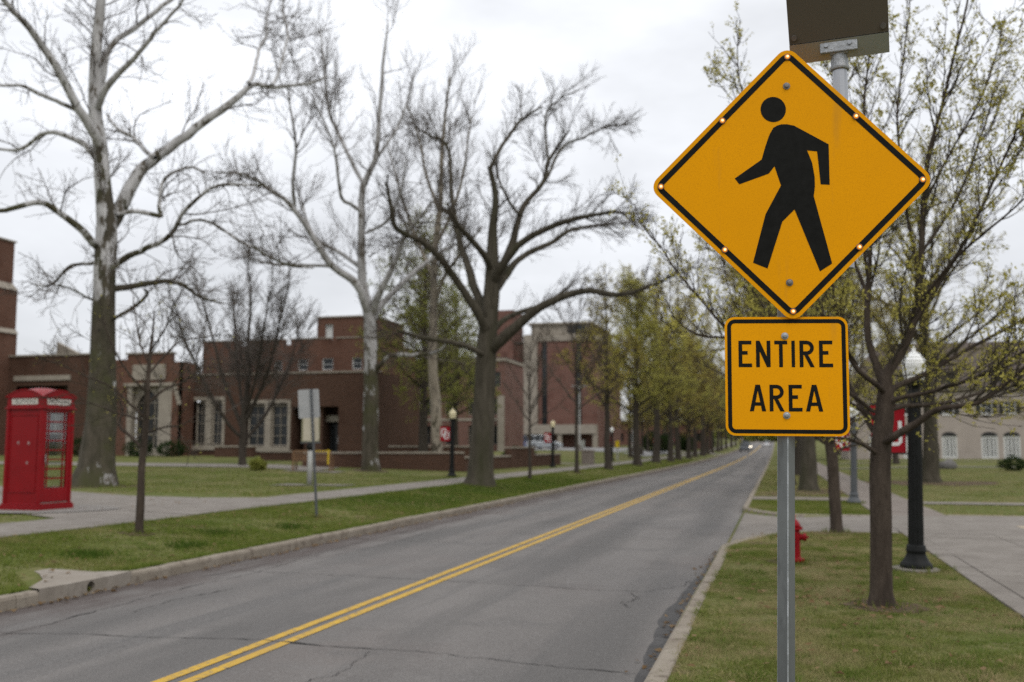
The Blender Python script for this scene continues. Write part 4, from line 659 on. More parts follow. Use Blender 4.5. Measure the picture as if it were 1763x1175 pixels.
hero('young','young_tree','thin young leafless street tree on the verge in front of the telephone box',
 [LV(50,.9,45,.2,7,.5,.009,.004,.06,.15,4),LV(300,.5,42,.2,5,.6,.006,.0035,.06,.15,3),LV(700,.25,40,.2,4,.6,.004,.003,.05,.15,3)],MT['young_bark'],MT['young_twig'],44,leaf=(MT['bud'],160,.03,2,.01))
# hollow in the sycamore trunk
hl=MB(); syc_x,syc_y=LIMBS['sycamore'][0]
hl.lathe([(.16,0),(.17,.03),(.12,.05),(.085,.03),(.08,-.02),(.001,-.02)],14); ho=part(hl,'hollow',MT['tyre'],syc,smooth=True); ho.location=(.33,-.28,5.2); ho.rotation_euler=(R_(90),0,R_(38)); ho.scale=(1.2,.75,1)
# generic trees
def auto_limbs(H,r0,nl,shape,seed,clear=.22,ang0=70,ang1=25,lean=.02,wide=.32):
    r=np.random.default_rng(seed); zs=np.linspace(0,H,9); x=np.cumsum(r.normal(0,lean*H/9,9)); y=np.cumsum(r.normal(0,lean*H/9,9)); x-=x[0];y-=y[0]
    L=[[(x[i],y[i],zs[i],max(.012,r0*(1.35 if i==0 else 1)*(1-.93*(zs[i]/H)**.9))) for i in range(9)]]
    L[0].insert(1,(x[0],y[0],.25,r0*1.05))
    for k in range(nl):
        t=clear+(1-clear)*(k+r.uniform(0,.9))/nl*.93; z=t*H; px=np.interp(z,zs,x);py=np.interp(z,zs,y); a=k*2.4+r.normal(0,.35); an=R_(ang0+(ang1-ang0)*t+r.normal(0,7)); ln=H*wide*shape(t)*r.uniform(.8,1.15); rr=max(.012,min(.42*r0*(1-.9*t)+.01,.02*ln+.012)); pts=[]
        for j in range(6):
            q=j/5; e=an-R_(18)*q; d=ln*q; pts.append((px+math.cos(a)*math.sin(an)*d+r.normal(0,.02*ln)*q,py+math.sin(a)*math.sin(an)*d+r.normal(0,.02*ln)*q,z+math.cos(an)*d+.1*ln*q*q,rr*(1-.8*q)))
        L.append(pts)
    return L
conic=lambda t:(1.15-.85*t); oval=lambda t:.45+1.1*math.sin(math.pi*min(1,max(0,(t-.1)*1.0)))*.75
PROTO={}
def proto(key,H,r0,nl,shape,levels,mb_,mt_,seed,leaf,**k):
    t=thing('street_tree','x','tree',(0,0,0)); build_tree(t,auto_limbs(H,r0,nl,shape,seed,**k),levels,mb_,mt_,seed,wob=.05,leaf=leaf,S0=12,S1=6,lump=.03); PROTO[key]=[t,False]
LO=lambda n:(MT['leaf_olive'],int(n*.95),.1,2,.07)
proto('olive_a',11,.24,26,conic,[LV(260,1.3,45,.25,6,.5,.025,.01,.04,.13,4),LV(2000,.8,42,.2,5,.6,.013,.0075,.04,.15,3)],MT['row_bark'],MT['row_twig'],101,(MT['leaf_yellow'],8500,.1,2,.07),clear=.25)
proto('olive_b',12.5,.28,28,oval,[LV(280,1.4,45,.25,6,.5,.025,.01,.05,.13,4),LV(2000,.85,42,.2,5,.6,.013,.0075,.05,.15,3)],MT['row_bark'],MT['row_twig'],102,LO(9500),clear=.24)
proto('olive_c',10,.22,24,conic,[LV(240,1.3,45,.25,6,.5,.025,.01,.04,.13,4),LV(1800,.8,42,.2,5,.6,.013,.0075,.04,.15,3)],MT['row_bark'],MT['row_twig'],103,(MT['leaf_bronze'],6500,.1,2,.07),clear=.22)
proto('bare_a',7.5,.1,13,oval,[LV(110,1.0,42,.3,6,.5,.016,.008,.05,.12,4),LV(700,.6,40,.2,5,.6,.01,.006,.05,.14,3)],MT['row_bark'],MT['row_twig'],104,None,clear=.35,ang0=55)
proto('half_leaf',9.5,.19,18,conic,[LV(170,1.2,44,.3,6,.5,.02,.009,.05,.12,4),LV(1200,.75,42,.2,5,.6,.012,.007,.05,.14,3)],MT['row_bark'],MT['row_twig'],105,LO(2600),clear=.3)
proto('green_a',13,.27,26,conic,[LV(260,1.8,48,.25,6,.5,.028,.011,-.01,.13,4),LV(1800,1.0,45,.2,5,.6,.014,.008,-.01,.15,3)],MT['row_bark'],MT['row_twig'],106,(MT['leaf_green'],7000,.12,2,.08),clear=.24,ang0=85,ang1=30,wide=.36)
proto('big_bare',15,.46,24,oval,[LV(240,2.3,44,.25,6,.5,.035,.013,.05,.14,4),LV(1900,1.2,42,.2,5,.6,.016,.009,.05,.15,3)],MT['oak_bark'],MT['row_twig'],107,(MT['leaf_olive'],9000,.1,2,.08),clear=.3,wide=.36)
def plant(key,x,y,label,rz=None,s=1.,group=None,name=None):
    p=PROTO[key]; o=p[0] if not p[1] else copy_tree(p[0]); p[1]=True
    if name: o.name=name
    o.location=(x,y,gz(x,y)-.06); o.rotation_euler=(0,0,random.uniform(0,6.28) if rz is None else rz); o.scale=(s,s,s*random.uniform(.95,1.05)); o['label']=label
    if group: o['group']=group
    elif 'group' in o: del o['group']
    return o
G='street trees lining the left verge'
plant('bare_a',-10.27,41.7,'thin bare young tree just past the pruned oak on the verge',s=.8)
plant('bare_a',-10.28,52.1,'slim dark forked street tree past the thin bare young tree',s=1.2)
plant('half_leaf',-10.1,61.3,'budding street tree beside the lamp with white globe',s=1.25)
plant('olive_a',-10.1,74.4,'olive budding street tree across from the parking lot',s=1.3)
plant('olive_b',-10.17,86.7,'stout trunked olive budding tree opposite the grey bin lawn',s=1.25)
for i,y in enumerate([95,104,114,123.5,135,147,160,175,190,208,228,250,275]): plant(['olive_a','olive_b','olive_c'][i%3],-9.7+random.uniform(-.4,.3),y,'olive budding street tree far along the left verge row',s=random.uniform(1.15,1.4),group=G)
G2='street trees lining the right verge'
tb_=copy_tree(bud); tb_.name='budding_tree'; tb_.location=(1.03,19.9,gz(1.03,19.9)-.1); tb_.rotation_euler=(0,0,R_(165)); tb_.scale=(1.02,1.02,.98); tb_['label']='slim budding verge tree standing beyond the red hydrant'
plant('big_bare',1.05,38,'thick trunked verge tree past the path on the right',s=.72)
plant('big_bare',.35,43.5,'second thick trunked verge tree behind the first on the right',s=.72)
plant('big_bare',6.5,47.6,'thick dark yard tree in front of the beige house',s=.85)
for i,y in enumerate([58,72,86,100,118,136,156,180,205,235]): plant(['olive_b','big_bare','olive_a'][i%3],1.0+random.uniform(-.3,.3),y,'budding street tree far along the right verge row',s=random.uniform(1.05,1.25),group=G2)
plant('green_a',-20.1,55.5,'light green budding tree behind the pale barkless trunk',s=1.1); plant('green_a',-23.2,71,'light green drooping tree behind the pruned oak',s=.95); plant('green_a',-27.5,76,'green budding tree rising above the brick block',s=1.1)
for i,(k,x,y,s) in enumerate([('olive_b',-14.8,104,.8),('half_leaf',-15.2,116,1),('olive_c',-16,128,.9),('olive_a',-15.5,146,1),('olive_b',-18,165,1),('olive_a',-14.5,185,1),('olive_b',-22,200,1.1),('olive_c',-15,222,1.1)]): plant(k,x,y,'budding tree standing back from the left sidewalk near the parking lot',s=s,group='trees near the parking lot')
for i,(k,x,y,s) in enumerate([('olive_b',9,84,.85),('half_leaf',24,70,1.0),('olive_c',9,110,.9),('olive_b',8,140,1),('olive_a',10,170,1),('half_leaf',15,62,.8)]): plant(k,x,y,'budding tree on the lawn near the beige house',s=s,group='trees on the right lawn')
for i,(x,y) in enumerate([(-58,82),(-50,84),(-66,80)]): plant('bare_a',x,y,'bare treetop behind the brick wing roof',s=1.25,group='treetops behind the wing')
for i in range(22): plant(['olive_a','olive_b','olive_c','big_bare'][i%4],(-60+i*5.2)+random.uniform(-2,2),random.uniform(405,460),'distant budding tree closing the end of the street',s=random.uniform(1.1,1.5),group='trees at the end of the street')
# shrubs
def shrub(x,y,r,h,label,m,n=1400,group=None,sx=1.,name='shrub',ls=None):
    t=thing(name,label,'shrub',(x,y,gz(x,y)),group=group); q=np.random.default_rng(int(abs(x*31+y*7))); d=unit(q.normal(0,1,(n,3))); rad=q.uniform(.55,1,n)**.5*(1+.2*np.sin(d[:,0]*5+x)+.15*np.sin(d[:,1]*6))
    c=d*rad[:,None]*np.array([r*sx,r,h*.55])+np.array([0,0,h*.5]); c=c[c[:,2]>.02]; P=np.stack([c,c],1); V,Q=leaves(P,len(c)*2,q,ls or (.1 if r<1.5 else .16),1,0,.03); o=link('foliage',np_mesh('foliage',V,Q),m,t); o['kind']='stuff'
    s=MB()
    for k in range(7): a=k*.9; s.cyl((.05*math.cos(a),.05*math.sin(a),-.05),(r*.6*sx*math.cos(a),r*.6*math.sin(a),h*.7),.018,5,.006)
    part(s,'stem',MT['row_bark'],t); return t
# ------------------------------------------------------------------ pedestrian sign assembly
SX,SY,SROT=.035,3.93,R_(9.3)
gs=gz(SX,SY)
ra,rb=math.cos(SROT),math.sin(SROT)           # sign right direction; facing -Y side
def rrect(w,h,r,n=7):
    P=[]
    for cx_,cy_,a0 in ((w/2-r,h/2-r,0),(-w/2+r,h/2-r,90),(-w/2+r,-h/2+r,180),(w/2-r,-h/2+r,270)):
        for k in range(n): a=R_(a0+90*k/(n-1)); P.append((cx_+r*math.cos(a),cy_+r*math.sin(a)))
    return P
def rot45(P): c=math.sqrt(.5); return [((a-b)*c,(a+b)*c) for a,b in P]
def fn_plate(a,b,d): return (a,d,b)          # local: x right, z up, -y toward viewer
def ring(mb,P,Q,d): # flat band between loops
    n=len(P); mb.add([fn_plate(*p,d) for p in P]+[fn_plate(*q,d) for q in Q],[(i,(i+1)%n,n+(i+1)%n,n+i) for i in range(n)])
def shape(mb,P,d): mb.add([fn_plate(*p,d) for p in P],[tuple(range(len(P)))])
post=thing('sign_post','square galvanised steel post holding the yellow pedestrian signs','post',(SX-.048,SY,gs),SROT); post.rotation_euler=(0,R_(1.6),SROT)
h=2.9; s=.0245; b=.0035; sq=[(s-b,-s),(s,-s+b),(s,s-b),(s-b,s),(-s+b,s),(-s,s-b),(-s,-s+b),(-s+b,-s)]
c45=math.cos(R_(47)); s45=math.sin(R_(47)); sq=[(x*c45-y*s45,x*s45+y*c45) for x,y in sq]
mb=MB(); k=len(sq); vs=[(x,y,-.3) for x,y in sq]+[(x,y,h) for x,y in sq]
mb.add(vs,[(i,(i+1)%k,k+(i+1)%k,k+i) for i in range(1,8,2)],0); mb.add(vs,[(i,(i+1)%k,k+(i+1)%k,k+i) for i in range(0,8,2)],1); mb.add(vs,[tuple(range(k,2*k))],0)
part(mb,'tube',[MT['galv'],MT['galv_edge']],post)
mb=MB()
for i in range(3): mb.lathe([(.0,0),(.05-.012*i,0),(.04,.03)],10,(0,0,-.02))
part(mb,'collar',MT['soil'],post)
zc=2.785-gs; zp=2.018-gs; SG=.036
dia=thing('pedestrian_sign','yellow diamond sign with walking figure and lit amber lamps','sign',(SX+.026+rb*.075,SY-ra*.075,2.745),SROT); dia.rotation_euler=(R_(3),R_(-.15),SROT)
D=.756; rr_=.046; out=rot45(rrect(D,D,rr_))
mb=MB(); mb.prism(out,fn_plate,-.0015,.0015); part(mb,'plate',MT['sign'],dia)
mb=MB(); ring(mb,rot45(rrect(D-.03,D-.03,rr_-.013)),rot45(rrect(D-.072,D-.072,.018)),-.0024); part(mb,'border',MT['sign_black'],dia)
def cv(x,y): return ((x-541)/954*.985,-(y-663+(x-541)*.0252)/906*.985)
body=[(485,465),(500,457),(515,453),(535,453),(560,458),(683,525),(683,668),(651,666),(641,550),(605,546),(622,590),(630,640),(630,675),(625,708),(685,944),(641,972),(555,755),(510,798),(453,963),(401,943),(450,772),(508,670),(486,602),(465,628),(357,666),(341,645),(440,578),(455,530),(470,490)]
mb=MB(); shape(mb,[cv(*p) for p in body][::-1],-.0024); shape(mb,[cv(486+46*math.cos(a),400+45*math.sin(a)) for a in np.linspace(0,2*math.pi,32,endpoint=False)],-.0024)
import bmesh
me=mb.mesh('walking_figure'); bm=bmesh.new(); bm.from_mesh(me); bmesh.ops.triangulate(bm,faces=bm.faces); bm.to_mesh(me); bm.free(); link('walking_figure',me,MT['sign_black'],dia)
rl=(D-.05)/math.sqrt(2)
LED=[(0,rl-.01),(rl-.012,0),(0,-rl+.01),(-rl+.012,0),(rl/2,rl/2),(-rl/2,rl/2),(rl/2,-rl/2),(-rl/2,-rl/2)]
def facing(prof,n=14):   # lathe round -Y axis
    mb=MB(); mb.lathe(prof,n); mb.v=[(x,-z,y) for x,y,z in mb.v]; return mb
led_me=None
for x,z in LED:
    if led_me is None:
        a=part(facing([(.0125,0),(.0125,.005),(.0095,.007),(.0085,.004)],16),'lamp_bezel',MT['led_ring'],dia,smooth=True); b_=part(facing([(.0088,.002),(.0088,.005),(.006,.009),(.001,.0105)],14),'lamp_lens',MT['led'],a,smooth=True); c_=part(facing([(.0042,.0085),(.0042,.0105),(.001,.0125)],10),'lamp_core',MT['led_core'],a); led_me=(a,b_,c_); o=a
    else:
        o=led_me[0].copy(); col.objects.link(o)
        for q in led_me[1:]: w_=q.copy(); col.objects.link(w_); w_.parent=o
    o.location=(x,-.0017,z)
def bolts(parent,pts,m):
    first=None
    for x,z in pts:
        if first is None: first=part(facing([(.0135,0),(.0135,.0025),(.0085,.003),(.0085,.008),(.006,.0095),(.001,.0098)],12),'bolt',m,parent,smooth=False); o=first
        else: o=first.copy(); col.objects.link(o)
        o.location=(x,-.0018,z)
bolts(dia,[cv(536,317),cv(531,1012)],MT['rust_bolt'])
pl=thing('area_sign','square yellow plaque reading ENTIRE AREA below the diamond','sign',(SX+rb*SG,SY-ra*SG,2.013),SROT); pl.rotation_euler=(R_(.8),R_(.5),SROT)
W=.457; mb=MB(); mb.prism(rrect(W,W*.985,.036),fn_plate,-.0015,.0015); part(mb,'plate',MT['sign'],pl)
mb=MB(); ring(mb,rrect(W-.018,W*.985-.018,.03),rrect(W-.048,W*.985-.048,.014),-.0024); part(mb,'border',MT['sign_black'],pl)
def letter(ch,w,h,s):
    Qs=[]; q=lambda *p:Qs.append(list(p))
    if ch=='E':
        q((0,0),(s,0),(s,h),(0,h)); q((s,0),(w,0),(w,s),(s,s)); q((s,h-s),(w*.97,h-s),(w*.97,h),(s,h)); q((s,h/2-s/2+.004),(w*.68,h/2-s/2+.004),(w*.68,h/2+s/2+.004),(s,h/2+s/2+.004))
    elif ch=='N':
        q((0,0),(s,0),(s,h),(0,h)); q((w-s,0),(w,0),(w,h),(w-s,h)); q((s,h-.0002),(s,h-.4*h),(w-s,.0002),(w-s,.4*h))
    elif ch=='T':
        q((0,h-s),(w,h-s),(w,h),(0,h)); q((w/2-s/2,0),(w/2+s/2,0),(w/2+s/2,h-s),(w/2-s/2,h-s))
    elif ch=='I': q((0,0),(w,0),(w,h),(0,h))
    elif ch=='A':
        t=s*.62; a=s*1.08; hi=h*.78; q((0,0),(a,0),(w/2,hi),(w/2,h),(w/2-t,h)); q((w-a,0),(w,0),(w/2+t,h),(w/2,h),(w/2,hi))
        f=lambda z:a+(w/2-a)*z/hi; z0,z1=.21*h,.21*h+s*.95; q((f(z0),z0),(w-f(z0),z0),(w-f(z1),z1),(f(z1),z1))
    elif ch=='R':
        q((0,0),(s,0),(s,h),(0,h)); cy=h*.73; ro=h-cy; ri=ro-s; cx_=w-ro-.002
        q((s,h-s),(cx_,h-s),(cx_,h),(s,h)); q((s,cy-ro),(cx_,cy-ro),(cx_,cy-ri),(s,cy-ri))
        A=[math.pi/2-math.pi*k/10 for k in range(11)]
        for i in range(10): q((cx_+ri*math.cos(A[i]),cy+ri*math.sin(A[i])),(cx_+ri*math.cos(A[i+1]),cy+ri*math.sin(A[i+1])),(cx_+ro*math.cos(A[i+1]),cy+ro*math.sin(A[i+1])),(cx_+ro*math.cos(A[i]),cy+ro*math.sin(A[i])))
        q((w-s*1.12,0),(w,0),(cx_+.006,cy-ro),(cx_-s*.95+.004,cy-ro))
    return Qs
def lettering(parent,txt,zb,h,spans,s):
    for ch,(x0,x1) in zip(txt,spans):
        mb=MB()
        for Qd in letter(ch,x1-x0,h,s): shape(mb,[(a+x0,b+zb) for a,b in Qd],-.0024)
        me=mb.mesh('letter'); link('letter',me,MT['sign_black'],parent)
px_=lambda x:(x-705)/2087
lettering(pl,'ENTIRE',(571-502)/2030,.1005,[(px_(a),px_(b)) for a,b in ((334,438),(470,582),(613,713),(745,771),(807,922),(957,1063))],.0138)
lettering(pl,'AREA',(571-841)/2030,.1005,[(px_(a),px_(b)) for a,b in ((416,542),(570,684),(717,822),(848,980))],.0138)
bolts(pl,[((695-705)/2087,(571-262)/2030),((699-705)/2087,(571-872)/2030)],MT['zinc_bolt'])
# solar panel on its offset pole
sp=thing('solar_panel','brown backed solar panel on a short aluminium pole above the signs','solar panel',(SX+.25,SY+.17,2.33),R_(-6))
mb=MB(); mb.cyl((0,0,.12),(0,0,1.0),.0285,20); part(mb,'pole',MT['alu'],sp,smooth=False)
mb=MB(); mb.box(-.27,.02,-.125,-.1,.24,.28); mb.box(-.02,.02,-.125,-.02,.24,.28); mb.cyl((0,0,.17),(0,0,.29),.036,16); part(mb,'bracket',MT['cast'],sp,bevel=.003)
mb=MB(); mb.lathe([(.037,.93),(.039,.94),(.034,.955),(.034,1.0),(.038,1.02),(.03,1.03)],20); mb.box(-.072,.072,-.045,-.03,.995,1.045); mb.box(-.035,.035,-.034,.02,.99,1.035); part(mb,'clamp',MT['cast'],sp,bevel=.004)
for x in (-.048,.042): part(MB().cyl((x,-.045,1.024),(x,-.052,1.024),.008,10),'clamp_bolt',MT['zinc_bolt'],sp)
tilt=R_(30); fnp=lambda a,b,d:(a,-b*math.sin(tilt)+d*math.cos(tilt)-.01,1.0+b*math.cos(tilt)+d*math.sin(tilt))
def slab3(mb,x0,x1,b0,b1,d0,d1,mi=0): mb.prism([(x0,b0),(x1,b0),(x1,b1),(x0,b1)],fnp,d0,d1,mi)
mb=MB(); slab3(mb,-.19,.19,.06,.54,-.006,-.001); part(mb,'back_sheet',MT['panel_back'],sp)
mb=MB(); slab3(mb,-.19,.19,-.02,.058,-.012,-.001); part(mb,'bottom_rail',MT['alu'],sp); mb=MB(); slab3(mb,-.19,.19,-.02,-.014,-.0009,.03); slab3(mb,-.19,-.175,-.0139,.54,-.0009,.03); slab3(mb,.175,.19,-.0139,.54,-.0009,.03); slab3(mb,-.1749,.1749,.525,.54,-.0009,.03); part(mb,'frame',MT['dark_frame'],sp)
mb=MB(); slab3(mb,-.174,.174,-.013,.524,.02,.028); part(mb,'cells',MT['glass'],sp)
for x in (-.17,.17):
    mb=MB(); p=fnp(x,.085,-.005); q=fnp(x,.085,-.018); mb.cyl(p,q,.011,10); part(mb,'screw',MT['rust_bolt'],sp)
# ------------------------------------------------------------------ telephone box
BX,BY=-14.93,17.72; tb=thing('telephone_box','red cast iron telephone box with glazed door and domed roof','telephone box',(BX,BY,gz(BX,BY)+.02),R_(-3)); tb.scale=(1,1,1)
hw=.46; H0=2.06
mb=MB(); mb.box(-.5,.5,-.5,.5,0,.1); mb.box(-.48,.48,-.48,.48,.1,.135); part(mb,'plinth',MT['red'],tb,bevel=.01)
for sx in (-1,1):
    for sy in (-1,1):
        mb=MB(); x0,x1=sorted((sx*hw,sx*(hw-.075))); y0,y1=sorted((sy*hw,sy*(hw-.075))); mb.box(x0,x1,y0,y1,.135,H0); part(mb,'corner_post',MT['red'],tb,bevel=.012)
# solid back toward -Y with raised panel beads
mb=MB(); mb.box(-.385,.385,-.438,-.41,.135,H0); part(mb,'back_panel',MT['red'],tb)
mb=MB(); mb.box(-.33,.33,-.452,-.437,.36,.375); mb.box(-.33,.33,-.452,-.437,1.93,1.95); mb.box(-.35,-.335,-.45,-.437,.36,1.95); mb.box(.335,.35,-.45,-.437,.36,1.95); part(mb,'panel_bead',MT['red'],tb,bevel=.004)
for x,z,a in ((-.13,1.37,.5),(.13,1.36,-.7),(.11,.96,.2)):
    mb=MB(); P=[(.028*math.cos(t)*(1+.4*math.sin(3*t+x)),.042*math.sin(t)*(1+.3*math.cos(2*t))) for t in np.linspace(0,2*math.pi,12,endpoint=False)]; P=[(u*math.cos(a)-v*math.sin(a)+x,u*math.sin(a)+v*math.cos(a)+z) for u,v in P]; mb.add([(u,-.4395,v) for u,v in P],[tuple(range(12))]); part(mb,'paint_chip',MT['chip'],tb)
# glazed sides: door at +X, matching side at -X and +Y
def glazed(fn,name):
    fr=MB()
    def bx(a0,a1,z0,z1,d0,d1): fr.prism([(a0,z0),(a1,z0),(a1,z1),(a0,z1)],fn,d0,d1)
    bx(-.385,-.30,.16,H0,.40,.44); bx(.30,.385,.16,H0,.40,.44); bx(-.30,.30,.16,.44,.40,.435); bx(-.30,.30,2.0,H0,.40,.44)
    d=part(fr,name,MT['red'],tb,bevel=.005)
    zs=np.linspace(.44,2.0,9); xs_=[-.30,-.215,.215,.30]
    for z in zs[1:-1]:
        b=MB(); b.prism([(-.30,z-.012),(.30,z-.012),(.30,z+.012),(-.30,z+.012)],fn,.408,.428); part(b,'glazing_bar',MT['red'],d)
    for x in xs_[1:-1]:
        b=MB(); b.prism([(x-.008,.44),(x+.008,.44),(x+.008,2.0),(x-.008,2.0)],fn,.406,.426); part(b,'glazing_bar',MT['red'],d)
    for i in range(8):
        for j in range(3):
            b=MB(); g_=.004; b.prism([(xs_[j]+g_,zs[i]+g_),(xs_[j+1]-g_,zs[i]+g_),(xs_[j+1]-g_,zs[i+1]-g_),(xs_[j]+g_,zs[i+1]-g_)],fn,.4135,.4165); part(b,'pane',MT['clear'],d)
    return d
def clear_glass():
    m=bpy.data.materials.new('clear_glass'); m.use_nodes=True; nt=m.node_tree; nt.nodes.remove(nt.nodes['Principled BSDF']); t=N(nt,'ShaderNodeBsdfTransparent'); t.inputs[0].default_value=(.97,.985,.98,1); g=N(nt,'ShaderNodeBsdfGlossy'); g.inputs['Roughness'].default_value=.05; x=N(nt,'ShaderNodeMixShader'); x.inputs[0].default_value=.07; nt.links.new(t.outputs[0],x.inputs[1]); nt.links.new(g.outputs[0],x.inputs[2]); nt.links.new(x.outputs[0],nt.nodes['Material Output'].inputs[0]); return m
MT['clear']=clear_glass()
dr=glazed(lambda a,b,d:(d,a,b),'door'); glazed(lambda a,b,d:(-d,-a,b),'side_glazing'); glazed(lambda a,b,d:(-a,d,b),'side_glazing')
mb=MB(); mb.cyl((.45,-.33,1.05),(.48,-.33,1.05),.012,8); mb.cyl((.48,-.33,.97),(.48,-.33,1.13),.011,8); part(mb,'handle',MT['rim'],dr)
mb=MB(); mb.box(-.485,.485,-.485,.485,H0,H0+.035); mb.box(-.465,.465,-.465,.465,H0+.035,H0+.06); part(mb,'cornice',MT['red'],tb,bevel=.008)
mb=MB(); mb.box(-.452,.452,-.452,.452,H0+.06,H0+.245)
# segmental pediments on four sides and the domed roof between
def arcz(t): return H0+.24+.15*(1-(t/.47)**2)
nn=12; tt=np.linspace(-.47,.47,nn+1)
part(mb,'fascia',MT['red'],tb)
for fn in (lambda a,b,d:(a,-d,b),lambda a,b,d:(d,a,b),lambda a,b,d:(-a,d,b),lambda a,b,d:(-d,-a,b)):
    mb=MB(); P=[(t,arcz(t)) for t in tt]; mb.prism([(-.47,H0+.235),(.47,H0+.235)]+P[::-1],fn,.44,.475); part(mb,'pediment',MT['red'],tb)
    mb=MB(); Pi=[(t*1.03,arcz(t)+.022) for t in tt]; 
    for i in range(nn): mb.prism([P[i],P[i+1],Pi[i+1],Pi[i]],fn,.43,.487)
    part(mb,'pediment_moulding',MT['red'],tb)
    mb=MB(); mb.prism(rrect(.66,.12,.008,3),lambda a,b,d:fn(a,b+H0+.155,d),.452,.459); p_=part(mb,'sign_panel',MT['plastic_white'],tb)
    tcu=bpy.data.curves.new('lettering','FONT'); tcu.body='TELEPHONE'; tcu.size=.1; tcu.align_x='CENTER'; tcu.align_y='CENTER'; tcu.space_character=1.05; to=bpy.data.objects.new('tmp',tcu); col.objects.link(to)
    dg=bpy.context.evaluated_depsgraph_get(); me=bpy.data.meshes.new_from_object(to.evaluated_get(dg)); bpy.data.objects.remove(to); me.name='lettering'
    xs_=[v.co.x for v in me.vertices]; k=.58/(max(xs_)-min(xs_))
    for v in me.vertices: a,b=v.co.x*k,v.co.y*1.22; v.co=fn(a,b+H0+.155,.4605)
    me.materials.clear(); link('lettering',me,MT['black'],p_)
def dome(x,y): return H0+.235+.21*(1-(x/.47)**2*.5-(y/.47)**2*.5)
g_=np.linspace(-.462,.462,13); X,Y=np.meshgrid(g_,g_); Z=dome(X,Y)+.012; i=(np.arange(12)[:,None]*13+np.arange(12)); me=np_mesh('roof',np.stack([X,Y,Z],-1).reshape(-1,3),np.stack([i,i+1,i+14,i+13],-1).reshape(-1,4)); link('roof',me,MT['red'],tb,True)
mb=MB(); mb.box(-.18,.1,.33,.39,1.1,1.55); part(mb,'telephone_board',MT['dark_frame'],tb); mb=MB(); mb.box(-.3,.2,.25,.395,.95,.97); part(mb,'shelf',MT['dark_frame'],tb)
mb=MB(); mb.box(-.44,.44,-.43,.44,.1,.15); part(mb,'floor',MT['concrete'],tb)
# ------------------------------------------------------------------ lamps with banners
def ou_marks(parent,w,h,fn):
    def band(P,Q,d,mb): n=len(P); mb.add([fn(*p,d) for p in P]+[fn(*q,d) for q in Q],[(i,(i+1)%n,n+(i+1)%n,n+i) for i in range(n)])
    def octa(cx_,cy_,a,b,c): return [(cx_+x,cy_+y) for x,y in ((a,b-c),(a-c,b),(-a+c,b),(-a,b-c),(-a,-b+c),(-a+c,-b),(a-c,-b),(a,-b+c))]
    for d in (-.0035,.0085):
        mb=MB(); band(octa(-.06*w/.43,.06*h/.62,.115*w/.43,.165*h/.62,.05),octa(-.06*w/.43,.06*h/.62,.068*w/.43,.118*h/.62,.03),d,mb); part(mb,'letter_o',MT['banner_white'],parent)
        mb=MB(); cx_,cy_,a,b,t,c=.06*w/.43,-.06*h/.62,.115*w/.43,.165*h/.62,.047,.05; e=.001 if d>0 else -.001
        O=[(-a,b),(-a,-b+c),(-a+c,-b),(a-c,-b),(a,-b+c),(a,b)]; I=[(-a+t,b),(-a+t,-b+c*1.2),(-a+c*1.2,-b+t),(a-c*1.2,-b+t),(a-t,-b+c*1.2),(a-t,b)]
        mb.add([fn(x+cx_,y+cy_,d+e) for x,y in O]+[fn(x+cx_,y+cy_,d+e) for x,y in I],[(i,i+1,7+i,6+i) for i in range(5)]); part(mb,'letter_u',MT['banner_white'],parent)
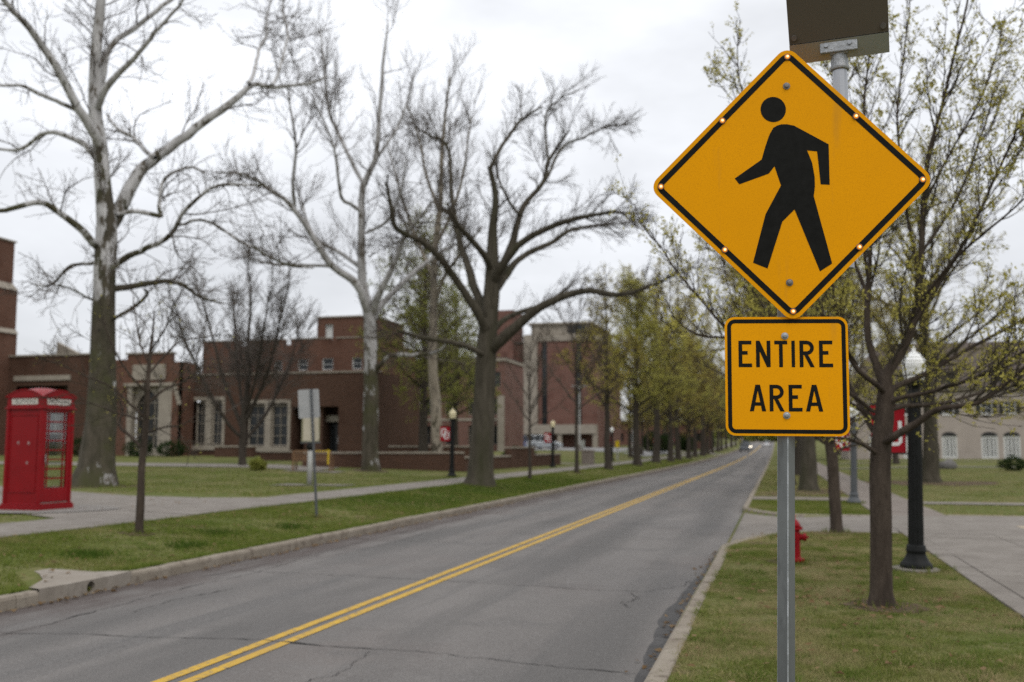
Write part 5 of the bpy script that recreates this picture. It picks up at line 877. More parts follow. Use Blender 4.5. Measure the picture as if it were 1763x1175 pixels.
def lamp(x,y,label,blabel,iron,globe,footing=True,ban=True,s=1.):
    z=gz(x,y); t=thing('street_lamp',label,'street lamp',(x,y,z)); t.scale=(s,s,s); t.rotation_euler=(0,R_(1.6 if x>0 else .6),0)
    if footing: part(MB().lathe([(.3,-.1),(.3,.022),(.29,.03),(.001,.03)],28),'footing',MT['concrete'],t)
    f=lambda i:1.0 if i%2 else .9
    part(MB().lathe([(.2,.02),(.205,.05),(.2,.085),(.17,.115),(.15,.15),(.125,.2),(.118,.235),(.135,.25),(.122,.27),(.122,.31),(.112,.33)],24),'base',iron,t,smooth=True)
    part(MB().lathe([(.1,.32),(.093,1.2),(.085,2.3)],24,fl=f),'pole',iron,t)
    part(MB().lathe([(.085,2.28),(.09,2.32),(.075,2.35),(.075,2.4),(.11,2.43),(.125,2.46),(.125,2.5)],20),'collar',iron,t,smooth=True)
    g=part(MB().lathe([(.11,2.49),(.125,2.52),(.128,2.56),(.14,2.6),(.143,2.64),(.152,2.68),(.153,2.72),(.145,2.75),(.147,2.76),(.12,2.80),(.122,2.81),(.085,2.845),(.086,2.855),(.05,2.87),(.03,2.875)],24),'globe',globe,t,smooth=False)
    part(MB().lathe([(.03,2.87),(.035,2.885),(.02,2.9),(.028,2.92),(.012,2.95),(.002,2.97)],12),'finial',globe,g,smooth=True)
    if ban:
        mb=MB()
        for zz in (1.52,2.17): mb.cyl((0,0,zz),(-.56,0,zz),.011,8); mb.lathe([(.09,zz-.025),(.09,zz+.025)],12)
        part(mb,'banner_arm',iron,t)
        b=thing('banner','x','banner',(x-.33*s+(.05 if x>0 else .02),y,z+1.85*s)); b['label']=blabel; b.scale=(s,s,s)
        nx=7; XX=np.linspace(-.215,.215,nx); wv=lambda a,c:.012*math.sin(a*9+c*3)
        mb=MB(); fn=lambda a,c,d:(a,d+wv(a,c),c)
        ZZ=np.linspace(-.315,.315,7); V=[fn(a,c,d) for d in (-.0015,.005) for c in ZZ for a in XX]; n1=49
        F=[(r*7+q,r*7+q+1,r*7+q+8,r*7+q+7) for r in range(6) for q in range(6)]+[(n1+r*7+q+7,n1+r*7+q+8,n1+r*7+q+1,n1+r*7+q) for r in range(6) for q in range(6)]
        F+=[(q,n1+q,n1+q+1,q+1) for q in range(6)]+[(42+q,42+q+1,n1+42+q+1,n1+42+q) for q in range(6)]+[(r*7,r*7+7,n1+r*7+7,n1+r*7) for r in range(6)]+[(r*7+6,n1+r*7+6,n1+r*7+13,r*7+13) for r in range(6)]
        mb.add(V,F); part(mb,'cloth',MT['banner'],b); ou_marks(b,.43,.62,fn)
    return t
lamp(1.72,14.24,'black fluted lamp post with white ridged globe beside the right sidewalk','crimson banner with white OU letters behind the budding tree trunk',MT['iron'],MT['globe'],s=1.0)
lamp(2.05,30.0,'grey lamp post with white globe past the driveway','crimson banner with white OU letters on the grey lamp post',MT['grey_iron'],MT['globe'],False,s=.97)
lamp(-13.48,40.8,'black lamp post with cream globe before the low brick wall','crimson banner with white OU letters by the pale barkless trunk',MT['iron'],MT['globe_cream'],False)
lamp(-13.6,61.2,'black lamp post with cream globe at the end of the brick wall','crimson banner with white OU letters by the brick wall end',MT['iron'],MT['globe_cream'],False)
lamp(-13.6,84.4,'black lamp post with white globe past the grey bin','crimson banner with white OU letters past the grey bin',MT['iron'],MT['globe'],False)
for y in (118,140): lamp(-13.6,y,'far black lamp post with pale globe in the tree row','small far crimson banner with white letters in the tree row',MT['iron'],MT['globe'],False)
for o in col.objects:
    if 'label' in o and str(o['label']).startswith(('far black lamp','small far crimson')): o['group']='far lamps and banners'
# ------------------------------------------------------------------ hydrant
hy=thing('fire_hydrant','red fire hydrant on the verge behind the sign post','hydrant',(.185,14.65,gz(.185,14.65)))
part(MB().lathe([(.09,-.05),(.09,.02),(.085,.03)],16),'standpipe',MT['iron'],hy)
part(MB().lathe([(.14,.03),(.14,.06),(.1,.065),(.095,.085),(.085,.09),(.085,.45),(.09,.46),(.125,.465),(.125,.49),(.1,.495)],20),'barrel',MT['hydrant'],hy,smooth=False)
part(MB().lathe([(.1,.495),(.095,.53),(.075,.57),(.045,.6),(.03,.605),(.03,.66),(.001,.66)],16),'bonnet',MT['hydrant'],hy,smooth=True)
for dx,dy,r,l in ((-1,0,.045,.15),(1,0,.045,.13),(0,-1,.06,.15)):
    mb=MB(); mb.cyl((dx*.06,dy*.06,.36),(dx*l,dy*l,.36),r,12); mb.cyl((dx*l,dy*l,.36),(dx*(l+.04),dy*(l+.04),.36),r*1.25,12); mb.cyl((dx*(l+.04),dy*(l+.04),.36),(dx*(l+.07),dy*(l+.07),.36),.018,6); part(mb,'outlet_cap',MT['hydrant'],hy)
for i in range(8): a=i*math.pi/4; mb=MB(); mb.cyl((.11*math.cos(a),.11*math.sin(a),.455),(.11*math.cos(a),.11*math.sin(a),.505),.012,6); part(mb,'flange_bolt',MT['hydrant'],hy)
# ------------------------------------------------------------------ parking sign seen from behind, map board, bench, bin
zs=gz(-9.44,19.52); ps=thing('street_sign','pair of plain sign backs on a leaning grey pole on the left verge','sign',(-9.44,19.52,zs),R_(20)); ps.rotation_euler=(R_(1),R_(-3.6),R_(24))
mb=MB(); mb.cyl((0,0,-.2),(0,0,2.72),.028,10); part(mb,'pole',MT['grey_iron'],ps)
mb=MB(); mb.prism(rrect(.44,.61,.03,4),lambda a,b,d:(a-.06,d,b+2.41),.03,.034); part(mb,'upper_plate',MT['alu_dull'],ps); mb=MB(); mb.prism(rrect(.3,.46,.02,4),lambda a,b,d:(a-.03,d,b+1.87),.03,.034); part(mb,'lower_plate',MT['cream_back'],ps)
mb=MB()
for zz in (2.2,2.6,1.75,2.0): mb.cyl((0,-.03,zz),(0,-.04,zz),.012,8)
part(mb,'bolt',MT['zinc_bolt'],ps)
zs=gz(-15.36,31.16); bd=thing('notice_board','olive and cream notice case on a white post behind the leaning sign','notice board',(-15.36,31.16,zs),R_(30))
mb=MB(); mb.lathe([(.09,0),(.085,1.15),(.05,1.18)],14); part(mb,'post',MT['white_post'],bd,smooth=True); mb=MB(); mb.lathe([(.05,1.17),(.12,1.22),(.14,1.3),(.12,1.38),(.05,1.42)],14); part(mb,'joint',MT['iron'],bd,smooth=True)
mb=MB(); mb.box(-.3,.3,-.09,.09,1.46,2.32); part(mb,'case',MT['olive_box'],bd,bevel=.02); mb=MB(); mb.box(-.25,.25,-.095,-.0905,1.5,2.28); part(mb,'door',MT['cream_back'],bd); mb=MB(); mb.box(-.33,.33,-.12,.12,1.42,1.46); part(mb,'ledge',MT['grey_iron'],bd)
zs=gz(-20.4,41.7)+.02; be=thing('park_bench','brown wooden bench wrapped with yellow tape on a concrete pad','bench',(-20.4,41.7,zs),R_(190))
for sx in (-.85,.85):
    for sy,h_ in ((-.25,.62),(.25,.92)): part(MB().box(sx-.035,sx+.035,sy-.035,sy+.035,0,h_),'leg',MT['wood'],be)
    part(MB().box(sx-.04,sx+.04,-.3,.24,.62,.66),'armrest',MT['wood'],be)
for i in range(5): part(MB().box(-.82,.82,-.28+.105*i,-.19+.105*i,.42,.45),'seat_slat',MT['wood'],be)
part(MB().box(-.84,.84,.225,.275,.86,.93),'back_rail',MT['wood'],be); part(MB().box(-.82,.82,.23,.27,.5,.55),'back_rail',MT['wood'],be)
for i in range(13): x=-.76+i*.127; part(MB().box(x-.03,x+.03,.24,.26,.55,.86),'back_slat',MT['wood'],be)
part(MB().box(-.8,-.74,.27,.285,.3,.95),'tape',MT['tape'],be)
part(MB().box(-.86,.1,.278,.286,.875,.905),'tape',MT['tape'],be)
zs=gz(-13.35,71.9); bn=thing('litter_bin','square grey concrete litter bin beside the left sidewalk','litter bin',(-13.35,71.9,zs)); part(MB().lathe([(.56,0),(.58,.04),(.58,.9),(.62,.92),(.62,1.02),(.5,1.06)],4,ang=math.pi/4),'body',MT['concrete2'],bn); part(MB().lathe([(.3,1.055),(.28,1.075),(.2,1.078)],14),'lid',MT['grey_iron'],bn); flat('bin_apron','concrete apron under the grey litter bin','path',-17.5,-12.7,70.9,72.9,MT['concrete'],.018,6,5)
# tall light poles at the parking lot, posts and small signs
for x,y,h_,l in ((-22.5,116,7.5,'tall pale twin head light pole at the lot edge'),(-16.5,118,7,'pale light pole with concrete foot by the lot')):
    z=gz(x,y); t=thing('light_pole',l,'light pole',(x,y,z)); part(MB().cyl((0,0,0),(0,0,h_),.11,10,.07),'pole',MT['white_post'],t); part(MB().cyl((0,0,0),(0,0,.6),.25,12),'foot',MT['concrete2'],t); part(MB().box(-.9,-.2,-.15,.15,h_,h_+.14).box(.2,.9,-.15,.15,h_,h_+.14).box(-.2,.2,-.05,.05,h_+.02,h_+.1),'lamp_head',MT['white_post'],t)
for x,y,m,l in ((-14.6,76.5,'white_post','slim white post sign beside the left sidewalk'),(-14.3,92,'tape','small yellow sign on a white post near the tree row'),(6.5,71.5,'grey_iron','short grey post on the lawn before the beige house')):
    z=gz(x,y); t=thing('post_sign',l,'sign',(x,y,z)); part(MB().box(-.06,.06,-.05,.05,0,1.3),'post',MT['white_post'],t); part(MB().box(-.17,.17,-.08,-.06,1.15,1.75),'plate',MT[m],t)
# boulder on the right lawn
q=np.random.default_rng(5); mb=MB(); mb.lathe([(.5,-.1),(.85,.1),(.9,.4),(.7,.75),(.35,.92),(.001,.95)],9); mb.v=[(a*(1+.2*math.sin(3*b+c)),b*.7*(1+.15*math.sin(4*a)),c*(1+.1*math.sin(5*a+2*b))) for a,b,c in mb.v]; o=link('boulder',mb.mesh('boulder'),MT['rock']); o.location=(10.6,69.9,gz(10.6,69.9)); o.scale=(.62,.62,.62); tag(o,'grey boulder on the lawn before the beige house','boulder')
# ------------------------------------------------------------------ buildings
class Face:
    """a wall plane: origin, direction along the wall, inward normal"""
    def __init__(s,ox,oy,dx,dy): s.o=(ox,oy); s.d=(dx,dy); s.n=(-dy,dx)
    def __call__(s,u,z,d): return (s.o[0]+u*s.d[0]+d*s.n[0],s.o[1]+u*s.d[1]+d*s.n[1],z)
def wall(parent,F,u0,u1,z0,z1,ops,m,name='wall',depth=.28):
    us=sorted({u0,u1,*[o[0] for o in ops],*[o[1] for o in ops]}); zs=sorted({z0,z1,*[o[2] for o in ops],*[o[3] for o in ops]}); mb=MB()
    us=[u for u in us if u0<=u<=u1]; zs=[z for z in zs if z0<=z<=z1]
    for a,b in zip(us,us[1:]):
        for c,e in zip(zs,zs[1:]):
            if any(o[0]<=a and b<=o[1] and o[2]<=c and e<=o[3] for o in ops): continue
            mb.add([F(a,c,0),F(b,c,0),F(b,e,0),F(a,e,0)],[(0,1,2,3)])
    for a,b,c,e in [o[:4] for o in ops]:
        mb.add([F(a,c,0),F(b,c,0),F(b,e,0),F(a,e,0),F(a,c,depth),F(b,c,depth),F(b,e,depth),F(a,e,depth)],[(0,1,5,4),(1,2,6,5),(2,3,7,6),(3,0,4,7)])
    me=mb.mesh(name,parent.location); return link(name,me,m,parent)
def bar(mb,F,a,b,c,e,d0,d1): mb.prism([(a,c),(b,c),(b,e),(a,e)],F,d0,d1); return mb
def window(parent,F,a,b,c,e,frame,nx=2,nz=3,fw=.06,sill=None,glass=None,depth=.2,mull=.03,transom=None):
    mb=MB(); bar(mb,F,a,a+fw,c,e,depth-.09,depth+.03); bar(mb,F,b-fw,b,c,e,depth-.09,depth+.03); bar(mb,F,a+fw,b-fw,c,c+fw,depth-.09,depth+.03); bar(mb,F,a+fw,b-fw,e-fw,e,depth-.09,depth+.03)
    for i in range(1,nx): u=a+(b-a)*i/nx; bar(mb,F,u-mull/2,u+mull/2,c+fw,e-fw,depth-.05,depth+.01)
    for j in range(1,nz): z=c+(e-c)*j/nz; bar(mb,F,a+fw,b-fw,z-mull/2,z+mull/2,depth-.048,depth+.008)
    w=part(mb,'window',frame,parent,True); g_=MB(); bar(g_,F,a+fw*.5,b-fw*.5,c+fw*.5,e-fw*.5,depth+.012,depth+.022); part(g_,'pane',glass or MT['glass'],w,True)
    if sill: s=MB(); bar(s,F,a-.08,b+.08,c-.12,c-.002,-.07,.2); part(s,'sill',sill,w,True)
    return w
def blk(parent,name,m,x0,x1,y0,y1,z0,z1,bevel=0): return part(MB().box(x0,x1,y0,y1,z0,z1),name,m,parent,True,bevel=bevel)
ZT=1.15
hall=thing('brick_hall','long dark brick campus hall with stone framed windows and stepped parapet','building',(-36,60,.6))
F=Face(0,58,1,0)       # u = world x, faces -Y
# west wing with recessed porch
ops=[(-51,-46.8,1.0,5.9)]
wall(hall,F,-54,-43.2,.3,7.95,ops,MT['brick']); blk(hall,'coping',MT['stone'],-54,-43.2,57.9,58.4,7.95,8.06); blk(hall,'porch_wall',MT['brick'],-51,-46.8,60.0,60.2,.3,6); blk(hall,'porch_wall',MT['brick'],-51.2,-51.0,58.01,60,.3,6); blk(hall,'porch_ceiling',MT['dark_frame'],-51,-46.8,58.02,60,5.9,5.98); blk(hall,'stone_band',MT['stone'],-51.2,-46.6,57.9,58.0,6.25,6.6)
for a in (-50.3,-48.6): window(hall,Face(0,60.0-.15,1,0),a,a+1.1,1.9,4.6,MT['stone'],2,4,depth=.1)
# tower buttress at the west edge
for i,(x1,y0,z0,z1) in enumerate([(-51.7,54.5,.3,9.6),(-51.85,54.7,9.9,12.7),(-52.3,55.0,13.2,16.2)]):
    blk(hall,'buttress',MT['brick_warm'],-60,x1,y0,58.6,z0,z1)
part(MB().add([(-60,54.45,9.6),(-51.6,54.45,9.6),(-51.85,54.7,9.95),(-60,54.7,9.95),(-60,58.6,9.6),(-51.6,58.6,9.6),(-51.85,58.6,9.95),(-60,58.6,9.95)],[(0,1,2,3),(1,5,6,2),(0,4,5,1),(3,2,6,7)]),'weathering',MT['stone'],hall,True)
part(MB().add([(-60,54.6,12.7),(-51.75,54.6,12.7),(-52.3,55.0,13.25),(-60,55.0,13.25),(-60,58.6,12.7),(-51.75,58.6,12.7),(-52.3,58.6,13.25),(-60,58.6,13.25)],[(0,1,2,3),(1,5,6,2),(0,4,5,1),(3,2,6,7)]),'weathering',MT['stone'],hall,True)
blk(hall,'coping',MT['stone'],-60.1,-52.2,54.9,58.7,16.2,16.32)
# curved gable peeping over the wing
P=[(-52+3.2*(1-math.cos(a)),8.0+1.5*math.sin(a+math.pi/2)) for a in np.linspace(0,math.pi/2,8)]; mb=MB(); mb.prism([(-52,7.9)]+[(p[0],max(7.9,p[1])) for p in P][::-1][::-1]+[(-48.8,7.9)],lambda a,b,d:(a,d,b),63,63.4); part(mb,'curved_gable',MT['stone'],hall,True)
# entrance bay, stepped parapet, stone arch
EB=Face(0,56.6,1,0); ops=[(-41.1,-37.75,.3,5.65)]
wall(hall,EB,-43.4,-37.0,.3,7.2,ops,MT['brick_warm'],depth=.6); blk(hall,'parapet',MT['brick_warm'],-41.2,-37.9,56.6,57,7.2,7.75); blk(hall,'parapet',MT['brick_warm'],-42.3,-41.2,56.6,57,7.2,7.42); blk(hall,'coping',MT['stone'],-41.3,-37.8,56.52,57.05,7.75,7.85)
blk(hall,'bay_flank',MT['brick_warm'],-37.25,-37.0,56.6,58.2,.3,7.2); blk(hall,'bay_flank',MT['brick_warm'],-43.4,-43.15,56.6,58.2,.3,7.2); blk(hall,'bay_roof',MT['dark_frame'],-43.15,-37.25,57,58.2,7.1,7.19)
blk(hall,'stone_panel',MT['stone'],-40.7,-38.25,56.5,56.6,6.05,7.05); blk(hall,'stone_lintel',MT['stone'],-41.3,-37.5,56.45,56.6,5.65,5.85); blk(hall,'stone_panel',MT['stone'],-43.0,-41.9,56.52,56.6,5.4,6.1)
for a,b in ((-41.1,-40.75),(-38.75,-37.75)): blk(hall,'stone_jamb',MT['stone'],a,b,56.62,57.15,.3,5.65)
for k in range(4): blk(hall,'quoin',MT['stone'],-37.62+.1*k,-37.35+.1*k,56.5,56.6,5.6-.3*k-.28,5.6-.3*k)
# pointed arch spandrel over the leaded window
mb=MB(); AF=lambda a,b,d:(a,d,b); L_,R2,sp_=-40.75,-38.75,4.0
A1=[(L_+2.0*0,sp_)]+[(R2-2.0*math.cos(t),sp_+2.0*math.sin(t)) for t in np.linspace(0,math.pi/3,8)]
top=5.65; mb.prism([(L_,sp_)]+[(p[0],min(top,p[1]*1.0-.28)) for p in A1[1:]]+[((L_+R2)/2,top),(L_,top)],AF,57.0,57.15)
A2=[(L_+R2-p[0],min(top,p[1]-.28)) for p in A1[1:]]; mb.prism([(R2,sp_)]+A2+[((L_+R2)/2,top),(R2,top)],AF,57.0,57.15); part(mb,'arch_spandrel',MT['stone'],hall,True)
window(hall,Face(0,57.0,1,0),-40.75,-38.75,1.5,5.62,MT['stone'],3,4,fw=.1,depth=.3,mull=.07); blk(hall,'stone_base',MT['stone'],-40.75,-38.75,56.75,57.1,.3,1.5)
# centre block with stone windows, door recess and plain east end
ops=[(-37.0,-34.9,1.75,4.75),(-33.2,-30.2,1.65,4.5),(-29.9,-26.7,1.2,4.25)]
wall(hall,F,-37.3,-24,.3,6.38,ops,MT['brick'],depth=.35)
blk(hall,'coping',MT['stone'],-37.3,-23.93,57.93,58.4,6.38,6.48)
for a0,b0,a1,b1,zl,zh in ((-37.0,-36.12,-35.8,-34.9,1.75,4.75),(-33.2,-31.8,-31.5,-30.2,1.65,4.5)):
    for a,b in ((a0,b0),(a1,b1)): window(hall,F,a+.12,b-.02,zl+.1,zh-.12,MT['stone'],2,4,fw=.08,depth=.25,sill=None)
    blk(hall,'stone_mullion',MT['stone'],b0-.02,a1+.12,57.95,58.3,zl,zh); blk(hall,'stone_surround',MT['stone'],a0-.2,b1+.2,57.93,58.12,zh-.02,zh+.22); blk(hall,'stone_surround',MT['stone'],a0-.2,b1+.2,57.9,58.12,zl-.25,zl+.06)
    for a in (a0-.2,b1): blk(hall,'stone_surround',MT['stone'],a,a+.2,57.94,58.12,zl+.06,zh-.02)
blk(hall,'recess_wall',MT['brick'],-29.9,-26.7,59.6,59.8,.3,4.4); blk(hall,'recess_wall',MT['brick'],-30.1,-29.902,58.36,59.8,.3,4.5); blk(hall,'recess_ceiling',MT['brick'],-29.9,-26.7,58.36,59.6,4.25,4.4); blk(hall,'window_backing',MT['dark_frame'],-37.2,-30.15,59,59.2,.3,6.3); blk(hall,'recess_pier',MT['brick'],-29.2,-27.95,58.36,59.55,.3,4.25); blk(hall,'recess_lintel',MT['stone'],-27.95,-26.7,58.9,59.1,3.3,3.7)
DF=Face(0,59.3,1,0); d=part(bar(MB(),DF,-27.9,-26.75,1.2,3.3,.1,.16),'door',MT['dark_frame'],hall,True); part(bar(MB(),DF,-27.78,-27.37,1.35,3.15,.06,.09),'pane',MT['glass'],d,True); part(bar(MB(),DF,-27.28,-26.87,1.35,3.15,.06,.09),'pane',MT['glass'],d,True); part(bar(MB(),DF,-27.35,-27.3,1.9,2.4,.02,.05),'handle',MT['rim'],d,True)
E_=Face(-24,58,0,1); wall(hall,E_,0,7.4,.3,6.38,[],MT['brick']); blk(hall,'pilaster',MT['brick'],-24.9,-23.9,57.85,57.995,.3,6.3)
blk(hall,'roof',MT['dark_frame'],-37.3,-24.05,58.4,65.3,6.2,6.3)
# upper storey set back behind, with crenellated parapet and penthouse
UF=Face(0,62,1,0); uo=[(-33.4,-32.8,6.9,7.6),(-31.6,-30.9,6.9,7.7),(-29.8,-29.0,6.9,7.7),(-27.6,-26.9,6.9,7.7)]
wall(hall,UF,-39,-25.3,6.0,8.7,uo,MT['brick_warm'],depth=.3)
for a,b,c,e in uo: window(hall,UF,a,b,c,e,MT['white'],1,2,fw=.05,depth=.15)
x=-39
while x<-25.5: blk(hall,'merlon',MT['brick_warm'],x,min(-25.3,x+2.9),62,62.4,8.7,9.05); blk(hall,'coping',MT['stone'],x-.02,min(-25.3,x+2.9)+.02,61.95,62.45,9.05,9.12); x+=3.4
blk(hall,'upper_roof',MT['dark_frame'],-39,-25.3,62.3,72,8.5,8.6); wall(hall,Face(-25.3,62,0,1),0,6,.3,8.7,[],MT['brick_warm'])
PF=Face(0,64,1,0); wall(hall,PF,-31.2,-27,8.5,10.75,[(-30.6,-30.0,9.2,10.3)],MT['brick_warm']); window(hall,PF,-30.6,-30,9.2,10.3,MT['white'],1,1,glass=MT['white']); blk(hall,'coping',MT['stone'],-31.3,-26.9,63.9,70,10.75,10.85); wall(hall,Face(-27,64,0,1),0,6,8.5,10.75,[],MT['brick_warm']); 
# low planter walls with stone caps
def low_wall(label,pts,h,m=MT['brick'],pier=None):
    t=thing('garden_wall',label,'wall',(pts[0][0],pts[0][1],gz(*pts[0])))
    for (x0,y0),(x1,y1) in zip(pts,pts[1:]):
        L=math.hypot(x1-x0,y1-y0); dx,dy=(x1-x0)/L,(y1-y0)/L; Fc=Face(x0,y0,dx,dy); zb=min(gz(x0,y0),gz(x1,y1))-.2; zt=max(gz(x0,y0),gz(x1,y1))+h
        part(bar(MB(),Fc,0,L,zb,zt,0,.35),'wall',m,t,True)
        k=max(1,int(L/1.5))
        for i in range(k): part(bar(MB(),Fc,L*i/k+.006,L*(i+1)/k-.006,zt,zt+.09,-.05,.4),'cap_stone',MT['stone'],t,True)
    return t
low_wall('long low brick wall with pale stone cap behind the bench',[(-22.4,44.6),(-15.2,48.0)],.62)
low_wall('low brick garden wall with stone cap beside the sidewalk lamp',[(-15.18,48.0),(-15.0,56.2)],.66)
low_wall('taller brick wall block stepping up from the garden wall',[(-14.98,56.25),(-14.85,61.6)],1.15)
low_wall('low end of the brick garden wall near the grey bin',[(-14.83,61.65),(-14.6,68.3)],.7)
low_wall('inner brick planter wall with stone cap on the terrace',[(-22.5,56),(-17.5,58)],.65)
low_wall('short brick pier wall by the stone windows',[(-33.2,54.4),(-30.6,54.4)],.6)
low_wall('low brick step wall left of the bench',[(-27.4,49.5),(-24.8,49.5)],.45)
fb=thing('far_building','pale grey building closing the far end of the street','building',(-6,440,3)); F6=Face(0,440,1,0); fo=[(float(x),float(x)+2,z,z+1.8) for x in np.arange(-38,26,5) for z in (4.5,8.5)]; wall(fb,F6,-40,30,2,12.5,fo,MT['beige']); [window(fb,F6,*o,MT['white'],2,1) for o in fo]; blk(fb,'roof',MT['shingle'],-40.5,30.5,439.5,455,12.5,13.4)
for i,(x,y) in enumerate([(-26,402),(-17,405),(-10,408),(-3,410),(4,407),(11,404),(19,402)]): shrub(x,y,5.2,6.5+(i%3),'bushy green mass closing the far end of the street',MT['leaf_green'],1800,group='bushes at the far street end',ls=.7)
for x,y,r,h_,l in ((-38.6,54.6,.8,1.0,'low green shrub under the arched stone window'),(-36.4,54.8,1.0,.9,'spreading green shrub right of the arched window'),(-43,54.8,.9,1.1,'dark shrub by the brick entrance bay'),(-52.3,53.6,1.6,2.6,'tall dark evergreen shrub left of the telephone box'),(-18.4,60.5,1.1,.9,'green shrub behind the planter wall'),(-16.6,64,1.2,1.0,'rounded shrub on the terrace near the awning'),(-22.8,41,.35,.45,'small green plant beside the bench'),(13.9,67,.8,.8,'low dark shrub on the beige house lawn'),(16.6,67.5,1.0,.9,'dark shrub beside the pale path at the beige house')): shrub(x,y,r,h_,l,MT['leaf_dark'] if y>50 else MT['leaf_green'],2600 if r>1 else 1200)
shrub(-14.3,165,2.2,2.2,'long dark clipped hedge along the far left sidewalk',MT['leaf_dark'],5000,name='hedge',sx=.5); shrub(-15.5,132,2.4,2.4,'dark hedge clump beside the far lamp',MT['leaf_dark'],5000,name='hedge',sx=.8); shrub(-13.6,205,2.6,2.6,'farthest dark hedge by the left sidewalk',MT['leaf_dark'],5000,name='hedge',sx=.6)
# pink brick hall behind
b2=thing('brick_building','three storey pink brick building with green awnings behind the trees','building',(-32,100,1)); F2=Face(0,100,1,0); ops=[]
for k,x in enumerate(np.arange(-44,-28.2,2.55)):
    for z0,z1 in ((1.9,3.9),(5.0,6.8),(7.9,9.5)): ops.append((float(x),float(x)+.95,z0,z1))
wall(b2,F2,-45,-27.3,.4,10.6,ops,MT['brick_pink']); 
for a,b,c,e in ops: window(b2,F2,a,b,c,e,MT['stone'],1,2,fw=.05)
wall(b2,Face(-27.3,100,0,1),0,8,.4,10.6,[],MT['brick_pink']); blk(b2,'cornice',MT['stone'],-45.1,-27.2,99.85,108,10.6,10.9); blk(b2,'roof',MT['dark_frame'],-45,-27.3,100.2,108,10.9,11); blk(b2,'stone_course',MT['stone'],-45,-27.3,99.93,99.995,4.4,4.65); blk(b2,'stone_pilaster',MT['stone'],-36.9,-36.3,99.7,99.99,.4,8); blk(b2,'stone_pilaster',MT['stone'],-28.0,-27.32,99.7,99.99,.4,7)
for x in (-36.4,-29.0):
    mb=MB(); Pq=[(99.7,3.3+.0)]+[(99.7-1.9*math.sin(t),3.2+1.5*math.cos(t)) for t in np.linspace(0,math.pi/2,7)]; mb.prism(Pq,lambda a,b,d:(d,a,b),x-.55,x+.55); part(mb,'awning',MT['awning'],b2,True); blk(b2,'awning_post',MT['dark_frame'],x-.05,x+.05,97.9,98,.5,3.2)
# tower block far behind
tw=thing('tower_block','tall brick tower block with concrete crown and dark window slots','building',(-31,150,1)); F3=Face(0,150,1,0); ops=[(-35.0,-34.15,4,17.8),(-29.6,-28.75,4,17.8)]
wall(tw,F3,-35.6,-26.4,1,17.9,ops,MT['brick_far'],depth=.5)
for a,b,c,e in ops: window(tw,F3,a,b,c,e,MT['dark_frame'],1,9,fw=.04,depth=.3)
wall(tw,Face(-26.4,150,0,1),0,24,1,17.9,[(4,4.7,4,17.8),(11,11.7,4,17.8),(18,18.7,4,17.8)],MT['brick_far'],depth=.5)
for a in (4,11,18): window(tw,Face(-26.4,150,0,1),a,a+.7,4,17.8,MT['dark_frame'],1,9,fw=.04,depth=.3)
blk(tw,'concrete_pier',MT['stone'],-37.8,-35.65,149.6,174,1,19.0); wall(tw,Face(0,151,1,0),-46,-37.8,1,17.6,[],MT['brick_far']); blk(tw,'roof',MT['concrete2'],-46,-26.2,151.2,174,17.9,18.1)
blk(tw,'crown_band',MT['stone'],-37.9,-26.2,149.8,174,17.95,18.8); blk(tw,'crown',MT['stone'],-36.8,-27.6,150.6,173,18.8,20.6); blk(tw,'crown_cap',MT['stone'],-37.2,-27.0,150.2,173.4,20.6,20.9); blk(tw,'crown_window',MT['glass'],-31,-28.2,150.5,150.6,19.2,20.4)
blk(tw,'base_band',MT['stone'],-37.8,-26.3,148,149.9,3.6,5.0)
for k in range(5): blk(tw,'base_pier',MT['stone'],-37.6+k*2.7,-36.9+k*2.7,148.2,148.9,.9,3.6)
blk(tw,'stair_tower',MT['brick_far'],-44.5,-39.5,149.6,156,1,23)
# a long low hall far beyond the lot
lb=thing('low_building','long low brown building beyond the parking lot trees','building',(-18,190,1)); F4=Face(0,190,1,0); ops=[(float(x),float(x)+1.6,2.6,4.2) for x in np.arange(-30,-8,3)]
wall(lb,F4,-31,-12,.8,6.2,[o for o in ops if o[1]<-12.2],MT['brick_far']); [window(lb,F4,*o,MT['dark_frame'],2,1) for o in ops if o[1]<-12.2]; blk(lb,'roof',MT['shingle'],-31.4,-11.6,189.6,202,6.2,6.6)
# beige mansard house
bg=thing('beige_house','large beige stuccoed house with brown mansard roof and shuttered windows','house',(24,107,.4)); F5=Face(0,107,1,0); ops=[];win2=[]
doors=[(9.0,10.4),(12.2,13.6),(15.8,17.2),(19.4,20.9),(21.4,22.9),(25.5,27),(29,30.5)]
for a,b in doors: ops.append((a,b,.55,2.75))
for x in (9.1,12.3,16.0,19.5,21.6,25.6,29.1): win2.append((x,x+1.05,4.9,6.1))
wall(bg,F5,7,34,.2,7.3,ops+win2,MT['beige'],depth=.25)
for a,b in doors:
    w=window(bg,F5,a,b,.55,2.75,MT['white'],4,8,fw=.16,depth=.1,mull=.11); P=[((a+b)/2+(b-a)/2*math.cos(t),2.75+.4*math.sin(t)) for t in np.linspace(0,math.pi,9)]; mb=MB(); mb.prism(P,F5,-.06,.06); part(mb,'fanlight',MT['dark_frame'],bg,True)
for a,b,c,e in win2:
    w=window(bg,F5,a,b,c,e,MT['white'],2,2,fw=.08,depth=.15,sill=MT['white'])
    for s0 in (a-.45,b+.03): part(bar(MB(),F5,s0,s0+.42,c,e,-.05,-.003),'shutter',MT['shutter'],w,True)
blk(bg,'cornice',MT['stone'],6.8,34.2,106.6,107.3,7.3,7.6)
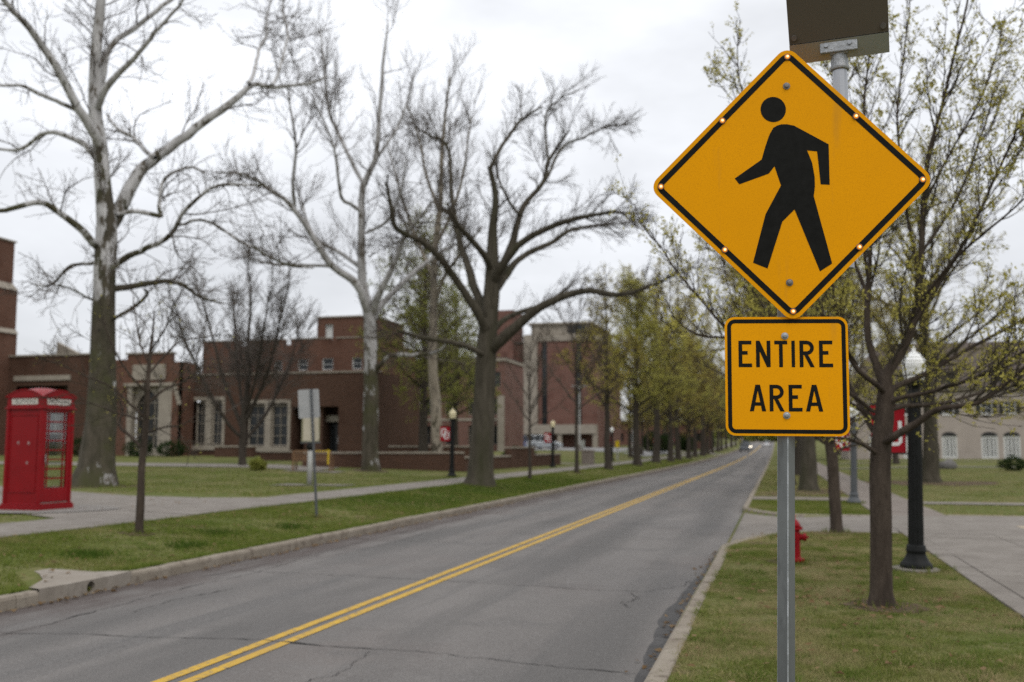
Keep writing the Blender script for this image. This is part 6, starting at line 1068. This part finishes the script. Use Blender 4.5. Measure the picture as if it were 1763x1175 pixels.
part(MB().add([(6.6,106.4,7.6),(34.4,106.4,7.6),(34.4,122,7.6),(6.6,122,7.6),(10.5,110.4,12.4),(30.5,110.4,12.4),(30.5,118,12.4),(10.5,118,12.4)],[(0,1,5,4),(1,2,6,5),(2,3,7,6),(3,0,4,7),(4,5,6,7)]),'roof',MT['shingle'],bg,True)
for x in (12.3,16.0,21.2,25.5):
    mb=MB(); mb.box(x-.15,x+1.2,106.75,109.2,7.7,9.3); dm=part(mb,'dormer',MT['shingle'],bg,True); DFc=Face(0,106.72,1,0); part(bar(MB(),DFc,x,x+1.05,7.9,9.1,-.03,.02),'dormer_window',MT['glass'],dm,True)
    for s0 in (x-.42,x+1.08): part(bar(MB(),DFc,s0,s0+.3,7.9,9.1,-.06,-.02),'shutter',MT['shutter'],dm,True)
blk(bg,'side_wall',MT['beige'],7.02,33.9,107.35,121,.2,7.3); blk(bg,'chimney',MT['brick_pink'],27.2,28.4,112,113,12,14)
# ------------------------------------------------------------------ cars
def car(name,label,x,y,rz,paint,suv=False,lit=False,group=None):
    t=thing(name,label,'car',(x,y,(gz(x,y) if x<XL else float(rise(y)))+.03),rz,group); L=4.5; w=.88; hb=1.0 if suv else .85; ht=1.75 if suv else 1.42
    low=[(-2.25,.35),(-2.2,.3),(2.2,.28),(2.25,.45),(2.22,.62),(1.95,hb-.17),(1.05,hb),(-1.9,hb+.02),(-2.2,hb-.05)]
    mb=MB(); mb.prism(low,lambda a,b,d:(a,d,b),-w,w); part(mb,'body',paint,t,bevel=.06)
    cab=[(1.1,hb-.02),(.35,ht-.06),(-1.1 if not suv else -1.75,ht-.04),(-1.95 if not suv else -2.12,hb-.02)]
    n=4; vs=[(a,-w+.03+.18*(b-hb+.02)/(ht-hb),b) for a,b in cab]+[(a,w-.03-.18*(b-hb+.02)/(ht-hb),b) for a,b in cab]; mb=MB(); mb.add(vs,[(0,1,2,3),(7,6,5,4),(0,4,5,1),(2,6,7,3)]); part(mb,'window',MT['glass'],t)
    mb=MB(); a0,a1=cab[2][0],cab[1][0]; mb.box(a0-.03,a1+.05,-w+.2,w-.2,ht-.07,ht); part(mb,'roof',paint,t,bevel=.03)
    for px in (.36,-.45,-1.1 if not suv else -1.2):
        for s in (-1,1): mb=MB(); mb.cyl((px,s*(w-.2),ht-.06),(px-.06,s*(w-.025),hb),.035,6); part(mb,'pillar',paint,t)
    for px in (1.4,-1.4):
        for s in (-1,1): mb=MB(); mb.cyl((px,s*(w-.2),.33),(px,s*(w+.01),.33),.33,18); wq=part(mb,'wheel',MT['tyre'],t); mb=MB(); mb.cyl((px,s*(w+.005),.33),(px,s*(w+.02),.33),.2,12); part(mb,'rim',MT['rim'],wq)
    for s in (-1,1):
        part(MB().box(2.1,2.24,s*.62-.2,s*.62+.2,.62,.76),'headlight',MT['headlight'] if lit else MT['rim'],t); part(MB().box(-2.23,-2.13,s*.68-.15,s*.68+.15,.68,.85),'tail_light',MT['hydrant'],t)
    return t
silver=mat('car_silver',(.42,.45,.48),rough=.3,metal=.4,coat=.6); blue=mat('car_blue',(.05,.09,.2),rough=.3,metal=.3,coat=.6); wht=mat('car_white',(.65,.66,.67),rough=.3,coat=.6); drk=mat('car_dark',(.04,.045,.055),rough=.3,metal=.3,coat=.6)
car('parked_car','silver wagon parked in the lot behind the brick wall lamp',-28.0,121,R_(20),silver,True)
car('parked_car','blue car parked in the lot near the tower base',-35.5,128,R_(75),blue); car('parked_car','dark blue wagon parked beside the blue car',-32.8,128,R_(80),blue,True); car('parked_car','white car parked by the green awning',-38.5,118,R_(90),wht,True); car('parked_car','white car parked beyond the dark blue wagon',-30.6,130,R_(80),wht)
car('driving_car','oncoming car with lit headlights far down the road',-6.0,215,R_(-90),silver,False,True); car('driving_car','dark car ahead of the lit car far down the road',-6.1,196,R_(-90),drk); car('parked_car','dark car at the left kerb far down the road',-7.0,235,R_(-90),drk,True); car('driving_car','pale car driving away in the right lane far down the road',-2.6,262,R_(90),wht)
